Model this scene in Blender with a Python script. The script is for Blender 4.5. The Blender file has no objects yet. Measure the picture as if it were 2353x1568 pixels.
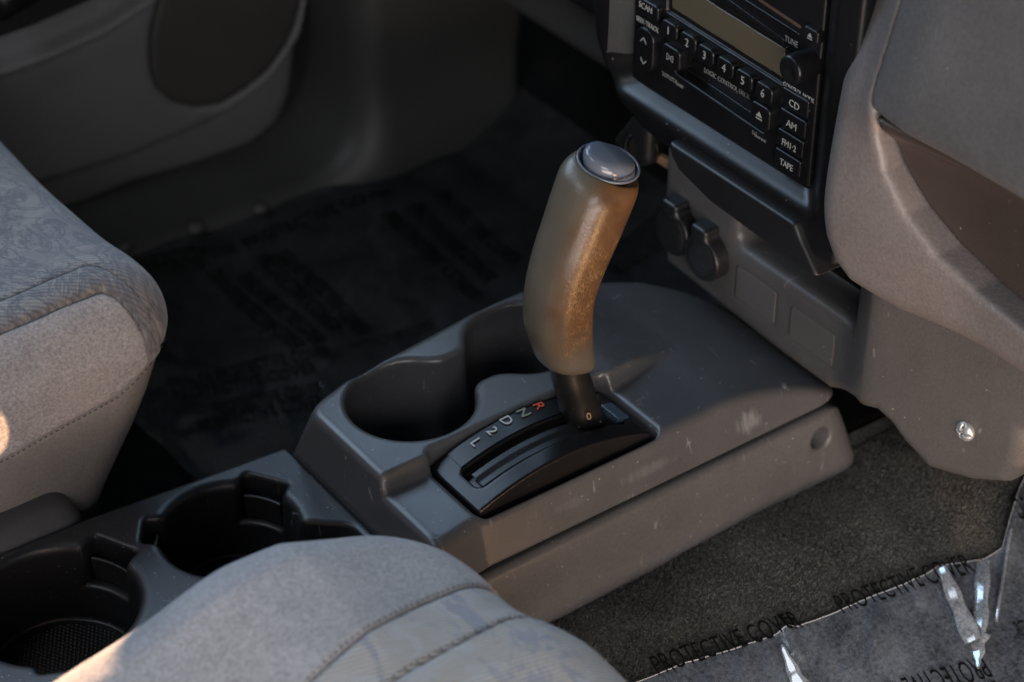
import bpy, math, random
import numpy as np
from mathutils import Matrix, Vector

random.seed(7)
rng = np.random.default_rng(7)
scene = bpy.context.scene
R = math.radians

# ------------------------------------------------------------------ camera
# car axes: +X forward, +Y to the car's left (driver side, far from the camera), +Z up, metres;
# the origin is where the selector lever leaves its slot
PITCH, YAW, FPX, FW, FH = R(36), R(36), 5000.0, 2353.0, 1568.0
CAM = np.array([-0.782, -0.990, 0.987])
_h = np.array([math.sin(YAW), math.cos(YAW), 0.0])
CD = _h * math.cos(PITCH) + np.array([0, 0, -math.sin(PITCH)])
CR = np.array([math.cos(YAW), -math.sin(YAW), 0.0])
CU = np.cross(CR, CD)
cam_data = bpy.data.cameras.new('camera')
cam = bpy.data.objects.new('camera', cam_data)
scene.collection.objects.link(cam)
cam.matrix_world = Matrix(((CR[0], CU[0], -CD[0], CAM[0]), (CR[1], CU[1], -CD[1], CAM[1]),
                           (CR[2], CU[2], -CD[2], CAM[2]), (0, 0, 0, 1)))
cam_data.sensor_width = 36.0
cam_data.lens = FPX / FW * 36.0
cam_data.clip_start, cam_data.clip_end = 0.05, 50
cam_data.dof.use_dof = True
cam_data.dof.focus_distance = 1.50
cam_data.dof.aperture_fstop = 5.6
scene.camera = cam

# ------------------------------------------------------------------ world, lamps, exposure
world = bpy.data.worlds.new('World')
scene.world = world
world.use_nodes = True
bg = world.node_tree.nodes['Background']
bg.inputs[0].default_value = (0.55, 0.68, 1.0, 1)
bg.inputs[1].default_value = 0.010
scene.view_settings.view_transform = 'Standard'
scene.view_settings.look = 'None'
scene.view_settings.exposure = 0.0
scene.view_settings.gamma = 1.0
scene.cycles.max_bounces = 6
scene.cycles.transparent_max_bounces = 8
scene.cycles.caustics_reflective = False
scene.cycles.caustics_refractive = False


def lamp(name, kind, loc, aim, power, color, sx=1.0, sy=None, **kw):
    l = bpy.data.lights.new(name, kind)
    l.energy, l.color = power, color
    if kind == 'AREA':
        l.shape = 'RECTANGLE'
        l.size, l.size_y = sx, sy or sx
    for k, v in kw.items():
        setattr(l, k, v)
    o = bpy.data.objects.new(name, l)
    scene.collection.objects.link(o)
    o.location = loc
    o.rotation_euler = (Vector(aim) - Vector(loc)).to_track_quat('-Z', 'Y').to_euler()
    return o


lamp('windscreen_light', 'AREA', (1.05, 1.20, 1.40), (0.0, 0.05, 0.0), 9.5, (0.50, 0.73, 1.0), 1.1, 0.6)
lamp('driver_side_glass_light', 'AREA', (-0.35, 1.32, 1.20), (0.0, 0.0, 0.0), 16, (0.56, 0.76, 1.0), 1.2, 0.75)
lamp('door_opening_light', 'AREA', (-1.0, -1.85, 0.95), (0.0, 0.1, 0.05), 15.5, (0.98, 0.97, 0.99), 1.1, 0.7)
lamp('sunlit_ground_bounce', 'AREA', (-0.75, -1.7, -0.06), (0.05, -0.1, 0.12), 34, (1.0, 0.87, 0.79), 1.6, 0.5)
lamp('roof_and_rear_glass_light', 'AREA', (-1.3, 0.35, 1.5), (0.0, -0.05, 0.0), 5, (0.88, 0.93, 1.0), 0.8, 0.6)
lamp('sunlit_sill_glow', 'AREA', (0.16, -1.15, -0.36), (0.0, 0.0, 0.14), 6.5, (1.0, 0.56, 0.27), 0.16, 0.45)
lamp('passenger_seat_sliver_spot', 'SPOT', (-0.75, 1.30, 0.205), (-0.62, -0.13, -0.452), 420, (1.0, 0.62, 0.36),
     spot_size=R(45), spot_blend=0.0, shadow_soft_size=0.004)  # added spot; its cone edge is aimed to draw the passenger seat's sun sliver
lamp('driver_seat_sliver_spot', 'SPOT', (-0.42, -0.62, 0.95), (-0.380, 0.184, 0.043), 170, (1.0, 0.58, 0.32),
     spot_size=R(1.35), spot_blend=0.05, shadow_soft_size=0.002)  # second added spot, from another direction, for the driver seat's sun sliver


# ------------------------------------------------------------------ helpers: picture point -> point on a plane of the car
def P(px, py, x=None, y=None, z=None):
    v = CD + CR * ((px - FW / 2) / FPX) - CU * ((py - FH / 2) / FPX)
    if z is not None:
        t = (z - CAM[2]) / v[2]
    elif x is not None:
        t = (x - CAM[0]) / v[0]
    else:
        t = (y - CAM[1]) / v[1]
    return CAM + v * t


# ------------------------------------------------------------------ helpers: objects
COL = scene.collection


def tag(o, label=None, cat=None, group=None, kind=None):
    if label:
        o['label'] = label
    if cat:
        o['category'] = cat
    if group:
        o['group'] = group
    if kind:
        o['kind'] = kind
    return o


def root(name, loc, label, cat, group=None):
    o = bpy.data.objects.new(name, None)
    COL.objects.link(o)
    o.location = loc
    o.empty_display_size = 0.02
    return tag(o, label, cat, group)


def world_loc(o):
    p = Vector(o.location)
    return p


def adopt(o, parent):
    if parent is not None:
        o.parent = parent
        if parent.parent is None and parent.type == 'EMPTY':
            o.matrix_parent_inverse = Matrix.Translation(-Vector(parent.location))
    return o


def mk(name, verts, faces, mat, parent=None, smooth=True):
    me = bpy.data.meshes.new(name)
    verts = np.asarray(verts, dtype=np.float32)
    if isinstance(faces, np.ndarray):
        n, k = faces.shape
        me.vertices.add(len(verts))
        me.vertices.foreach_set('co', verts.ravel())
        me.loops.add(n * k)
        me.loops.foreach_set('vertex_index', faces.astype(np.int32).ravel())
        me.polygons.add(n)
        me.polygons.foreach_set('loop_start', np.arange(0, n * k, k, dtype=np.int32))
        me.polygons.foreach_set('loop_total', np.full(n, k, dtype=np.int32))
        me.update(calc_edges=True)
    else:
        me.from_pydata([tuple(map(float, v)) for v in verts], [], faces)
        me.update()
    if smooth:
        me.polygons.foreach_set('use_smooth', np.ones(len(me.polygons), dtype=bool))
    if mat is not None:
        me.materials.append(mat)
    o = bpy.data.objects.new(name, me)
    COL.objects.link(o)
    return adopt(o, parent)


# ------------------------------------------------------------------ helpers: implicit shapes
def smin(a, b, k):
    h = np.maximum(k - np.abs(a - b), 0) / k
    return np.minimum(a, b) - h * h * k * 0.25


def smax(a, b, k):
    return -smin(-a, -b, k)


def sstep(a, b, x):
    t = np.clip((x - a) / (b - a), 0, 1)
    return t * t * (3 - 2 * t)


def box2(u, v, cu, cv, hu, hv, r=0.0):
    a, b = np.abs(u - cu) - hu + r, np.abs(v - cv) - hv + r
    return np.hypot(np.maximum(a, 0), np.maximum(b, 0)) + np.minimum(np.maximum(a, b), 0) - r


def box3(x, y, z, c, h, r=0.0):
    a, b, d = np.abs(x - c[0]) - h[0] + r, np.abs(y - c[1]) - h[1] + r, np.abs(z - c[2]) - h[2] + r
    return np.sqrt(np.maximum(a, 0) ** 2 + np.maximum(b, 0) ** 2 + np.maximum(d, 0) ** 2) + \
        np.minimum(np.maximum(np.maximum(a, b), d), 0) - r


def rextr(d2, w, r):
    """outline distance d2 and cap distance w joined with a round edge of radius r"""
    a, b = d2 + r, w + r
    return np.hypot(np.maximum(a, 0), np.maximum(b, 0)) + np.minimum(np.maximum(a, b), 0) - r


def poly2(u, v, pts):
    pts = np.asarray(pts, float)
    d = np.full(u.shape, 1e9)
    s = np.ones(u.shape)
    n = len(pts)
    for i in range(n):
        a, b = pts[i], pts[i - 1]
        e = b - a
        wu, wv = u - a[0], v - a[1]
        t = np.clip((wu * e[0] + wv * e[1]) / (e @ e), 0, 1)
        bu, bv = wu - e[0] * t, wv - e[1] * t
        d = np.minimum(d, bu * bu + bv * bv)
        c1, c2, c3 = v >= a[1], v < b[1], e[0] * wv > e[1] * wu
        flip = (c1 & c2 & c3) | (~c1 & ~c2 & ~c3)
        s = np.where(flip, -s, s)
    return s * np.sqrt(d)


def sdf(name, f, lo, hi, h, mat, parent=None, lip=2.2):
    """mesh of the surface f = 0 (surface nets), as one object"""
    lo, hi = np.array(lo, float), np.array(hi, float)
    B = 6
    nc = np.ceil((hi - lo) / (h * B)).astype(int) + 1
    n = nc * B
    ax = [lo[i] + h * np.arange(n[i]) for i in range(3)]
    cx = [lo[i] + h * (np.arange(nc[i]) * B + (B - 1) / 2) for i in range(3)]
    G = np.meshgrid(*cx, indexing='ij')
    vc = f(*[g.ravel() for g in G]).reshape(nc)
    near = np.abs(vc) < h * B * 0.95 * lip
    V = vc.astype(np.float32).repeat(B, 0).repeat(B, 1).repeat(B, 2)
    M = near.repeat(B, 0).repeat(B, 1).repeat(B, 2)
    I = np.nonzero(M)
    V[I] = f(ax[0][I[0]], ax[1][I[1]], ax[2][I[2]])
    S = V < 0
    cnt = np.zeros((n[0] - 1, n[1] - 1, n[2] - 1), np.int8)
    for a in (0, 1):
        for b in (0, 1):
            for c in (0, 1):
                cnt += S[a:n[0] - 1 + a, b:n[1] - 1 + b, c:n[2] - 1 + c]
    C = np.argwhere((cnt > 0) & (cnt < 8))
    idx = np.full(cnt.shape, -1, np.int64)
    idx[C[:, 0], C[:, 1], C[:, 2]] = np.arange(len(C))
    acc, num = np.zeros((len(C), 3)), np.zeros(len(C))
    corners = [(a, b, c) for a in (0, 1) for b in (0, 1) for c in (0, 1)]
    for p in corners:
        for q in corners:
            if sum(q) == sum(p) + 1 and all(q[i] >= p[i] for i in range(3)):
                v0 = V[C[:, 0] + p[0], C[:, 1] + p[1], C[:, 2] + p[2]].astype(float)
                v1 = V[C[:, 0] + q[0], C[:, 1] + q[1], C[:, 2] + q[2]].astype(float)
                m = (v0 < 0) != (v1 < 0)
                t = np.where(m, v0 / np.where(m, v0 - v1, 1), 0)
                for i in range(3):
                    acc[:, i] += np.where(m, p[i] + t * (q[i] - p[i]), 0)
                num += m
    pos = lo + h * (C + acc / num[:, None])
    for _ in range(2):
        e = h * 0.25
        x, y, z = pos.T
        v = f(x, y, z)
        g = np.stack([f(x + e, y, z) - f(x - e, y, z), f(x, y + e, z) - f(x, y - e, z),
                      f(x, y, z + e) - f(x, y, z - e)], 1) / (2 * e)
        st = (v / np.maximum((g * g).sum(1), 0.25))[:, None] * g
        ln = np.linalg.norm(st, axis=1, keepdims=True)
        pos = pos - st * np.minimum(1, h * 0.4 / np.maximum(ln, 1e-9))
    quads = []
    for a in range(3):
        b, c = (a + 1) % 3, (a + 2) % 3
        s0 = [slice(None)] * 3
        s1 = [slice(None)] * 3
        s0[a], s1[a] = slice(0, n[a] - 1), slice(1, n[a])
        d = S[tuple(s0)].astype(np.int8) - S[tuple(s1)].astype(np.int8)
        E_ = np.argwhere(d != 0)
        E_ = E_[(E_[:, b] > 0) & (E_[:, c] > 0) & (E_[:, b] < n[b] - 1) & (E_[:, c] < n[c] - 1)]
        sg = d[E_[:, 0], E_[:, 1], E_[:, 2]]
        q = []
        for ob, oc in ((-1, -1), (0, -1), (0, 0), (-1, 0)):
            k = E_.copy()
            k[:, b] += ob
            k[:, c] += oc
            q.append(idx[k[:, 0], k[:, 1], k[:, 2]])
        q = np.stack(q, 1)
        q[sg < 0] = q[sg < 0][:, ::-1]
        quads.append(q)
    return mk(name, pos, np.concatenate(quads), mat, parent)


def text(name, s, size, pos, right, up, mat, parent=None, align='CENTER', extr=0.0002, sx=1.0):
    cu = bpy.data.curves.new(name, 'FONT')
    cu.body, cu.size, cu.extrude = s, size, extr
    cu.align_x, cu.align_y = align, 'CENTER'
    cu.resolution_u = 3
    t = bpy.data.objects.new(name, cu)
    COL.objects.link(t)
    dg = bpy.context.evaluated_depsgraph_get()
    me = bpy.data.meshes.new_from_object(t.evaluated_get(dg))
    bpy.data.objects.remove(t)
    bpy.data.curves.remove(cu)
    r, u = Vector(right).normalized(), Vector(up).normalized()
    n = r.cross(u)
    me.transform(Matrix(((r[0] * sx, u[0], n[0], pos[0]), (r[1] * sx, u[1], n[1], pos[1]),
                         (r[2] * sx, u[2], n[2], pos[2]), (0, 0, 0, 1))))
    me.name = name
    me.materials.clear()
    me.materials.append(mat)
    o = bpy.data.objects.new(name, me)
    COL.objects.link(o)
    return adopt(o, parent)


def heightsheet(name, f, u0, u1, v0, v1, nu, nv, mat, parent=None):
    """grid sheet: f(u, v) -> x, y, z arrays"""
    U, V = np.meshgrid(np.linspace(u0, u1, nu), np.linspace(v0, v1, nv), indexing='ij')
    X, Y, Z = f(U.ravel(), V.ravel())
    i, j = np.meshgrid(np.arange(nu - 1), np.arange(nv - 1), indexing='ij')
    a = (i * nv + j).ravel()
    F = np.stack([a, a + nv, a + nv + 1, a + 1], 1)
    m_ = (nu // 2) * nv + nv // 2
    if (X[m_ + nv] - X[m_]) * (Y[m_ + 1] - Y[m_]) - (Y[m_ + nv] - Y[m_]) * (X[m_ + 1] - X[m_]) < 0:
        F = F[:, ::-1]
    return mk(name, np.stack([X, Y, Z], 1), F, mat, parent)


def vnoise(u, v, seed=0, octaves=3):
    """cheap smooth value noise on numpy arrays, about -1..1"""
    out = 0
    amp = 1.0
    for o in range(octaves):
        g = np.random.default_rng(seed + o).uniform(-1, 1, (64, 64))
        uu, vv = u * 2 ** o, v * 2 ** o
        i, j = np.floor(uu).astype(int), np.floor(vv).astype(int)
        a, b = uu - i, vv - j
        a, b = a * a * (3 - 2 * a), b * b * (3 - 2 * b)
        g4 = lambda p, q: g[(i + p) % 64, (j + q) % 64]
        out = out + amp * ((g4(0, 0) * (1 - a) + g4(1, 0) * a) * (1 - b) + (g4(0, 1) * (1 - a) + g4(1, 1) * a) * b)
        amp *= 0.5
    return out


# ------------------------------------------------------------------ materials
class NT:
    def __init__(self, name):
        self.m = bpy.data.materials.new(name)
        self.m.use_nodes = True
        self.t = self.m.node_tree
        self.b = self.t.nodes['Principled BSDF']
        self.out = self.t.nodes['Material Output']
        tc = self.t.nodes.new('ShaderNodeTexCoord')
        self.co = tc.outputs['Object']

    def n(self, typ, **kw):
        nd = self.t.nodes.new(typ)
        for k, v in kw.items():
            setattr(nd, k, v)
        return nd

    def l(self, a, b):
        self.t.links.new(a, b)

    def mapped(self, scale=(1, 1, 1), rot=(0, 0, 0), loc=(0, 0, 0)):
        mp = self.n('ShaderNodeMapping')
        mp.inputs['Scale'].default_value = scale
        mp.inputs['Rotation'].default_value = rot
        mp.inputs['Location'].default_value = loc
        self.l(self.co, mp.inputs[0])
        return mp.outputs[0]

    def noise(self, scale, detail=3, rough=0.55, co=None, dist=0.0):
        nd = self.n('ShaderNodeTexNoise')
        nd.inputs['Scale'].default_value = scale
        nd.inputs['Detail'].default_value = detail
        nd.inputs['Roughness'].default_value = rough
        nd.inputs['Distortion'].default_value = dist
        self.l(co or self.co, nd.inputs['Vector'])
        return nd.outputs['Fac']

    def voro(self, scale, feature='F1', co=None, out='Distance', rnd=1.0):
        nd = self.n('ShaderNodeTexVoronoi', feature=feature)
        nd.inputs['Scale'].default_value = scale
        nd.inputs['Randomness'].default_value = rnd
        self.l(co or self.co, nd.inputs['Vector'])
        return nd.outputs[out]

    def ramp(self, fac, stops, interp='LINEAR'):
        nd = self.n('ShaderNodeValToRGB')
        cr = nd.color_ramp
        cr.interpolation = interp
        while len(cr.elements) < len(stops):
            cr.elements.new(0.5)
        for e, (p, c) in zip(cr.elements, stops):
            e.position = p
            e.color = (c, c, c, 1) if not isinstance(c, tuple) else (*c, 1)
        self.l(fac, nd.inputs[0])
        return nd.outputs[0]

    def mix(self, fac, a, b, mode='MIX'):
        nd = self.n('ShaderNodeMix', data_type='RGBA', blend_type=mode)
        for sock, v in ((nd.inputs[0], fac), (nd.inputs[6], a), (nd.inputs[7], b)):
            if isinstance(v, tuple):
                sock.default_value = (*v, 1)
            elif isinstance(v, (int, float)):
                sock.default_value = v
            else:
                self.l(v, sock)
        return nd.outputs[2]

    def math(self, op, a, b=0.0, clamp=False):
        nd = self.n('ShaderNodeMath', operation=op, use_clamp=clamp)
        for sock, v in zip(nd.inputs, (a, b)):
            if isinstance(v, (int, float)):
                sock.default_value = v
            else:
                self.l(v, sock)
        return nd.outputs[0]

    def xyz(self):
        s = self.n('ShaderNodeSeparateXYZ')
        self.l(self.co, s.inputs[0])
        return s.outputs

    def bump(self, height, strength=0.3, dist=0.001, prev=None):
        nd = self.n('ShaderNodeBump')
        nd.inputs['Strength'].default_value = strength
        nd.inputs['Distance'].default_value = dist
        self.l(height, nd.inputs['Height'])
        if prev is not None:
            self.l(prev, nd.inputs['Normal'])
        return nd.outputs[0]

    def setp(self, **kw):
        for k, v in kw.items():
            s = self.b.inputs[k]
            if isinstance(v, tuple):
                s.default_value = (*v, 1) if len(v) == 3 else v
            elif isinstance(v, (int, float)):
                s.default_value = v
            else:
                self.l(v, s)
        return self.m


def plastic(name, col, rough=0.5, grain=900, gb=0.12, var=0.18, dust=0.5, scratch=0.0, spec=0.5, wear=(0.55, 0.55, 0.55), scuff=()):
    """moulded plastic: fine grain, faint blotches, dust specks, hair scratches and scuffs at given spots"""
    k = NT(name)
    big = k.noise(14, 3, 0.6)
    c = k.mix(k.ramp(big, [(0.3, 0.0), (0.75, 1.0)]), tuple(v * (1 - var) for v in col), tuple(v * (1 + var) for v in col))
    g = k.noise(grain, 1)
    c = k.mix(0.30, c, k.ramp(g, [(0.3, 0.55), (0.7, 1.25)]), 'MULTIPLY')
    if dust > 0:
        nd = k.n('ShaderNodeTexVoronoi')
        nd.inputs['Scale'].default_value = 230
        k.l(k.co, nd.inputs['Vector'])
        sp = k.ramp(nd.outputs['Distance'], [(0.10, 1.0), (0.18, 0.0)])
        s2 = k.n('ShaderNodeSeparateColor')
        k.l(nd.outputs['Color'], s2.inputs[0])
        pick = k.ramp(s2.outputs[0], [(1 - 0.16 * dust, 0.0), (1 - 0.16 * dust + 0.02, 1.0)])
        dm = k.math('MULTIPLY', k.math('MULTIPLY', sp, pick), k.ramp(big, [(0.40, 0.2), (0.6, 1.0)]))
        c = k.mix(k.math('MULTIPLY', dm, 0.6), c, wear)
    if scratch > 0:
        w = k.voro(30, 'DISTANCE_TO_EDGE', k.mapped((1.6, 1.0, 0.06), (0.35, 0.25, 0.2)))
        ln = k.ramp(w, [(0.0, 1.0), (0.012, 0.0)])
        brk = k.ramp(k.noise(60, 1), [(0.64, 0.0), (0.70, 1.0)])
        c = k.mix(k.math('MULTIPLY', k.math('MULTIPLY', ln, brk), scratch), c, wear)
    for (sx_, sy_, sz_), (rx_, ry_, rz_), amt in scuff:
        mp = k.n('ShaderNodeMapping')
        mp.vector_type = 'TEXTURE'
        mp.inputs['Location'].default_value = (sx_, sy_, sz_)
        mp.inputs['Scale'].default_value = (rx_, ry_, rz_)
        k.l(k.co, mp.inputs[0])
        ln_ = k.n('ShaderNodeVectorMath', operation='LENGTH')
        k.l(mp.outputs[0], ln_.inputs[0])
        fall = k.ramp(ln_.outputs['Value'], [(0.2, 1.0), (1.0, 0.0)])
        ns = k.noise(120, 5, 0.7, k.mapped((1.8, 1.0, 0.45)))
        m_ = k.ramp(k.math('MULTIPLY', fall, ns), [(0.28, 0.0), (0.52, 1.0)])
        c = k.mix(k.math('MULTIPLY', m_, amt), c, wear)
    r = k.ramp(big, [(0.3, max(rough - 0.05, 0.05)), (0.7, min(rough + 0.06, 1))])
    nb = k.bump(g, gb, 0.0006)
    return k.setp(**{'Base Color': c, 'Roughness': r, 'Normal': nb, 'Specular IOR Level': spec})


M = {}
M['console'] = plastic('console_grey_plastic', (0.084, 0.083, 0.086), 0.31, 800, 0.10, 0.1, 1.0, 0.4, scuff=(((0.118, -0.055, -0.022), (0.026, 0.02, 0.020), 0.22), ((0.020, -0.055, -0.022), (0.05, 0.02, 0.010), 0.08), ((0.165, -0.046, -0.012), (0.022, 0.012, 0.0022), 0.5), ((-0.05, -0.055, -0.02), (0.03, 0.02, 0.009), 0.06)))
M['skirt'] = plastic('skirt_leather_grain_plastic', (0.092, 0.089, 0.090), 0.42, 420, 0.3, 0.1, 0.5, 0.25)
M['rear'] = plastic('tray_charcoal_plastic', (0.019, 0.021, 0.025), 0.38, 900, 0.12, 0.12, 2.2, 0.5, wear=(0.32, 0.33, 0.35))
M['black'] = plastic('black_plastic', (0.012, 0.012, 0.013), 0.38, 900, 0.12, 0.1, 0.6, 0.0, wear=(0.3, 0.32, 0.35))
M['blacksat'] = plastic('black_satin_plastic', (0.007, 0.007, 0.008), 0.33, 900, 0.05, 0.1, 0.5, 0.0, 0.4, wear=(0.3, 0.32, 0.35))
M['lower'] = plastic('lower_dash_plastic', (0.078, 0.073, 0.071), 0.42, 520, 0.3, 0.1, 0.3, 0.2)
M['dash'] = plastic('dash_leather_grain_plastic', (0.170, 0.150, 0.144), 0.44, 380, 0.42, 0.1, 0.2, 0.2)
M['upperpad_shaded'] = plastic('upper_dash_pad_shaded', (0.104, 0.099, 0.099), 0.5, 380, 0.42, 0.12, 0.1, 0.0)  # upper pad; its darker grey stands in for the weaker light there
M['glove'] = plastic('glove_box_brown_plastic', (0.050, 0.036, 0.031), 0.42, 700, 0.15, 0.1, 0.3, 0.3)
M['door'] = plastic('door_panel_plastic', (0.17, 0.168, 0.17), 0.5, 500, 0.2, 0.06, 0.0)
M['grille'] = plastic('speaker_grille_mesh', (0.055, 0.053, 0.047), 0.65, 500, 0.2, 0.06, 0.0)
M['kick'] = plastic('kick_panel_plastic', (0.060, 0.060, 0.058), 0.48, 500, 0.2, 0.06, 0.0)
M['plate'] = plastic('blank_plate_plastic', (0.084, 0.079, 0.077), 0.6, 1400, 0.3, 0.05, 0.2)
M['vinyl'] = plastic('seat_vinyl', (0.29, 0.275, 0.265), 0.52, 420, 0.28, 0.12, 0.2)
M['seattrim'] = plastic('seat_rail_cover_plastic', (0.10, 0.10, 0.108), 0.42, 700, 0.15, 0.1, 0.3)


def simple(name, col, rough=0.5, metal=0.0, spec=0.5, emit=None):
    k = NT(name)
    k.setp(**{'Base Color': col, 'Roughness': rough, 'Metallic': metal, 'Specular IOR Level': spec})
    k.setp(**{'Normal': k.bump(k.noise(600, 2), 0.06, 0.0005)})
    return k.m


M['print'] = simple('white_print', (0.50, 0.52, 0.50), 0.6)
M['printradio'] = simple('radio_white_print', (0.30, 0.31, 0.29), 0.6)
M['printdim'] = simple('dim_white_print', (0.20, 0.20, 0.19), 0.6)
M['printolive'] = simple('olive_white_print', (0.26, 0.28, 0.22), 0.6)
M['printred'] = simple('orange_red_print', (0.72, 0.10, 0.035), 0.5)
M['printblack'] = simple('black_film_print', (0.004, 0.004, 0.004), 0.7, spec=0.2)
M['screw'] = simple('bright_screw_metal', (0.62, 0.62, 0.62), 0.35, 0.7)
M['darkscrew'] = simple('dark_screw_metal', (0.05, 0.06, 0.05), 0.4, 0.6)
M['tan'] = simple('tan_tag', (0.36, 0.22, 0.12), 0.6)
M['lcd'] = simple('dead_display', (0.090, 0.077, 0.053), 0.24, spec=0.5)
M['gloss'] = simple('gloss_black_trim', (0.010, 0.010, 0.011), 0.12)
M['indigo'] = simple('blue_grey_release_cover', (0.06, 0.09, 0.12), 0.35)
M['buttongrey'] = simple('thumb_button_blue_grey', (0.135, 0.155, 0.195), 0.20, spec=0.6)
M['shaft'] = plastic('lever_shaft_black', (0.012, 0.0115, 0.011), 0.38, 500, 0.2, 0.3, 0.4, 0.0, 0.3)
M['brown'] = plastic('worn_slot_felt', (0.06, 0.035, 0.02), 0.9, 500, 0.2, 0.3, 0.0)


def knob_material():
    k = NT('worn_leather_grain_grip')
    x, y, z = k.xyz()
    # brown on the camera-right flank, upper two thirds; taupe elsewhere
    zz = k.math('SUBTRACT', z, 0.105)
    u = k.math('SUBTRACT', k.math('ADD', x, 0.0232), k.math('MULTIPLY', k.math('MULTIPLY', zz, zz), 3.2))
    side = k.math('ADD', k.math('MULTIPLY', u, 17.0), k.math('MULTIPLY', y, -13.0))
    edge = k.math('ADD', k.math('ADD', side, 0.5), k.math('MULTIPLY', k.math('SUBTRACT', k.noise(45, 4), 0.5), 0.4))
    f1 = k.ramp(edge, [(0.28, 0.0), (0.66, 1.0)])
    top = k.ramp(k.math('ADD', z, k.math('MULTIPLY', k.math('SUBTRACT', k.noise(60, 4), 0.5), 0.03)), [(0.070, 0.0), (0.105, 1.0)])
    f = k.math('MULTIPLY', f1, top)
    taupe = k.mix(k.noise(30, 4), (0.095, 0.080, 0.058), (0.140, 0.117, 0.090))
    bronze = k.mix(k.ramp(k.noise(60, 5), [(0.35, 0.0), (0.7, 1.0)]), (0.085, 0.041, 0.016), (0.135, 0.066, 0.026))
    c = k.mix(f, taupe, bronze)
    v = k.voro(560, 'DISTANCE_TO_EDGE', k.mapped((1.0, 1.0, 0.40), (0, 0.25, 0)))
    crack = k.ramp(v, [(0.0, 1.0), (0.11, 0.0)])
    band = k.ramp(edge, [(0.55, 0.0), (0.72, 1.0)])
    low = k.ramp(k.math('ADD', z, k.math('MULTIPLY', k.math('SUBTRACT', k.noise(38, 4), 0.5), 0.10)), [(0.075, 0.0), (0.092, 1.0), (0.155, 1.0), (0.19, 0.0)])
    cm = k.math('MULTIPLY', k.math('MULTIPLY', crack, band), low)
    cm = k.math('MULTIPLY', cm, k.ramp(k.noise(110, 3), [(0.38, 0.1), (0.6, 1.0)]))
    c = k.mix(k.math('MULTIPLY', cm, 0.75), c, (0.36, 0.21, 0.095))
    leather = k.voro(520, 'F1')
    nb = k.bump(leather, 0.10, 0.0006)
    nb = k.bump(cm, 0.10, 0.0006, nb)
    r = k.ramp(k.noise(80, 4), [(0.3, 0.27), (0.7, 0.37)])
    return k.setp(**{'Base Color': c, 'Roughness': r, 'Normal': nb})


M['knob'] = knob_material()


def velour(name, a, b, sc=620):
    k = NT(name)
    nap = k.noise(sc, 3, 0.7)
    blot = k.noise(26, 4, 0.65)
    c = k.mix(k.ramp(k.math('ADD', k.math('MULTIPLY', nap, 0.75), k.math('MULTIPLY', blot, 0.25)), [(0.36, 0.0), (0.64, 1.0)]), a, b)
    nb = k.bump(nap, 0.75, 0.0016)
    m = k.setp(**{'Base Color': c, 'Roughness': 0.95, 'Normal': nb, 'Specular IOR Level': 0.15,
                  'Sheen Weight': 0.35, 'Sheen Roughness': 0.5})
    return m


M['velour'] = velour('grey_velour', (0.31, 0.292, 0.298), (0.58, 0.555, 0.558), 430)


def jacquard(name, base, c1, c2, c3, rot, ribs=0.75, lines=False):
    """ribbed seat cloth with a woven random figure"""
    k = NT(name)
    co = k.mapped((1, 1, 1), (0, 0, rot))
    d1 = k.noise(24, 5, 0.65, k.mapped((1.0, 2.4, 1.0), (0, 0, rot + 0.7)), 1.2)
    d2 = k.noise(17, 5, 0.7, k.mapped((2.2, 1.0, 1.0), (0, 0, rot - 0.5), (3, 1, 2)), 1.6)
    d3 = k.noise(30, 3, 0.6, k.mapped((1, 2.6, 1), (0, 0, rot + 0.3), (7, 2, 5)), 0.8)
    c = k.mix(k.ramp(d1, [(0.50, 0.0), (0.56, 1.0)]), base, c1)
    c = k.mix(k.ramp(d2, [(0.44, 0.0), (0.49, 0.75), (0.52, 0.75), (0.56, 0.0)] if lines else [(0.56, 0.0), (0.60, 0.85)]), c, c2)
    c = k.mix(k.ramp(d3, [(0.66, 0.0), (0.72, 0.6)]), c, c3)
    rib = k.n('ShaderNodeTexWave', wave_type='BANDS', bands_direction='Y')
    rib.inputs['Scale'].default_value = 105
    rib.inputs['Distortion'].default_value = 0.8
    rib.inputs['Detail'].default_value = 1
    k.l(co, rib.inputs[0])
    thread = k.noise(900, 2)
    c = k.mix(ribs, c, k.ramp(rib.outputs['Fac'], [(0.15, 0.35), (0.75, 1.1)]), 'MULTIPLY')
    c = k.mix(0.25, c, k.ramp(thread, [(0.3, 0.5), (0.7, 1.0)]), 'MULTIPLY')
    nb = k.bump(rib.outputs['Fac'], 0.45 * ribs, 0.001)
    nb = k.bump(thread, 0.4, 0.0008, nb)
    return k.setp(**{'Base Color': c, 'Roughness': 0.95, 'Normal': nb, 'Specular IOR Level': 0.12,
                     'Sheen Weight': 0.25, 'Sheen Roughness': 0.5})


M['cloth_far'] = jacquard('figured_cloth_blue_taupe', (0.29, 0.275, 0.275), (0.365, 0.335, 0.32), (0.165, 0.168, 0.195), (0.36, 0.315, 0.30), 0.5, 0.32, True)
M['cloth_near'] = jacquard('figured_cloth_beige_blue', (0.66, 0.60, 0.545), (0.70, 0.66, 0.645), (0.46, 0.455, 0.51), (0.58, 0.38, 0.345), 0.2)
M['seam'] = simple('seam_thread', (0.05, 0.05, 0.06), 0.9)


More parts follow.
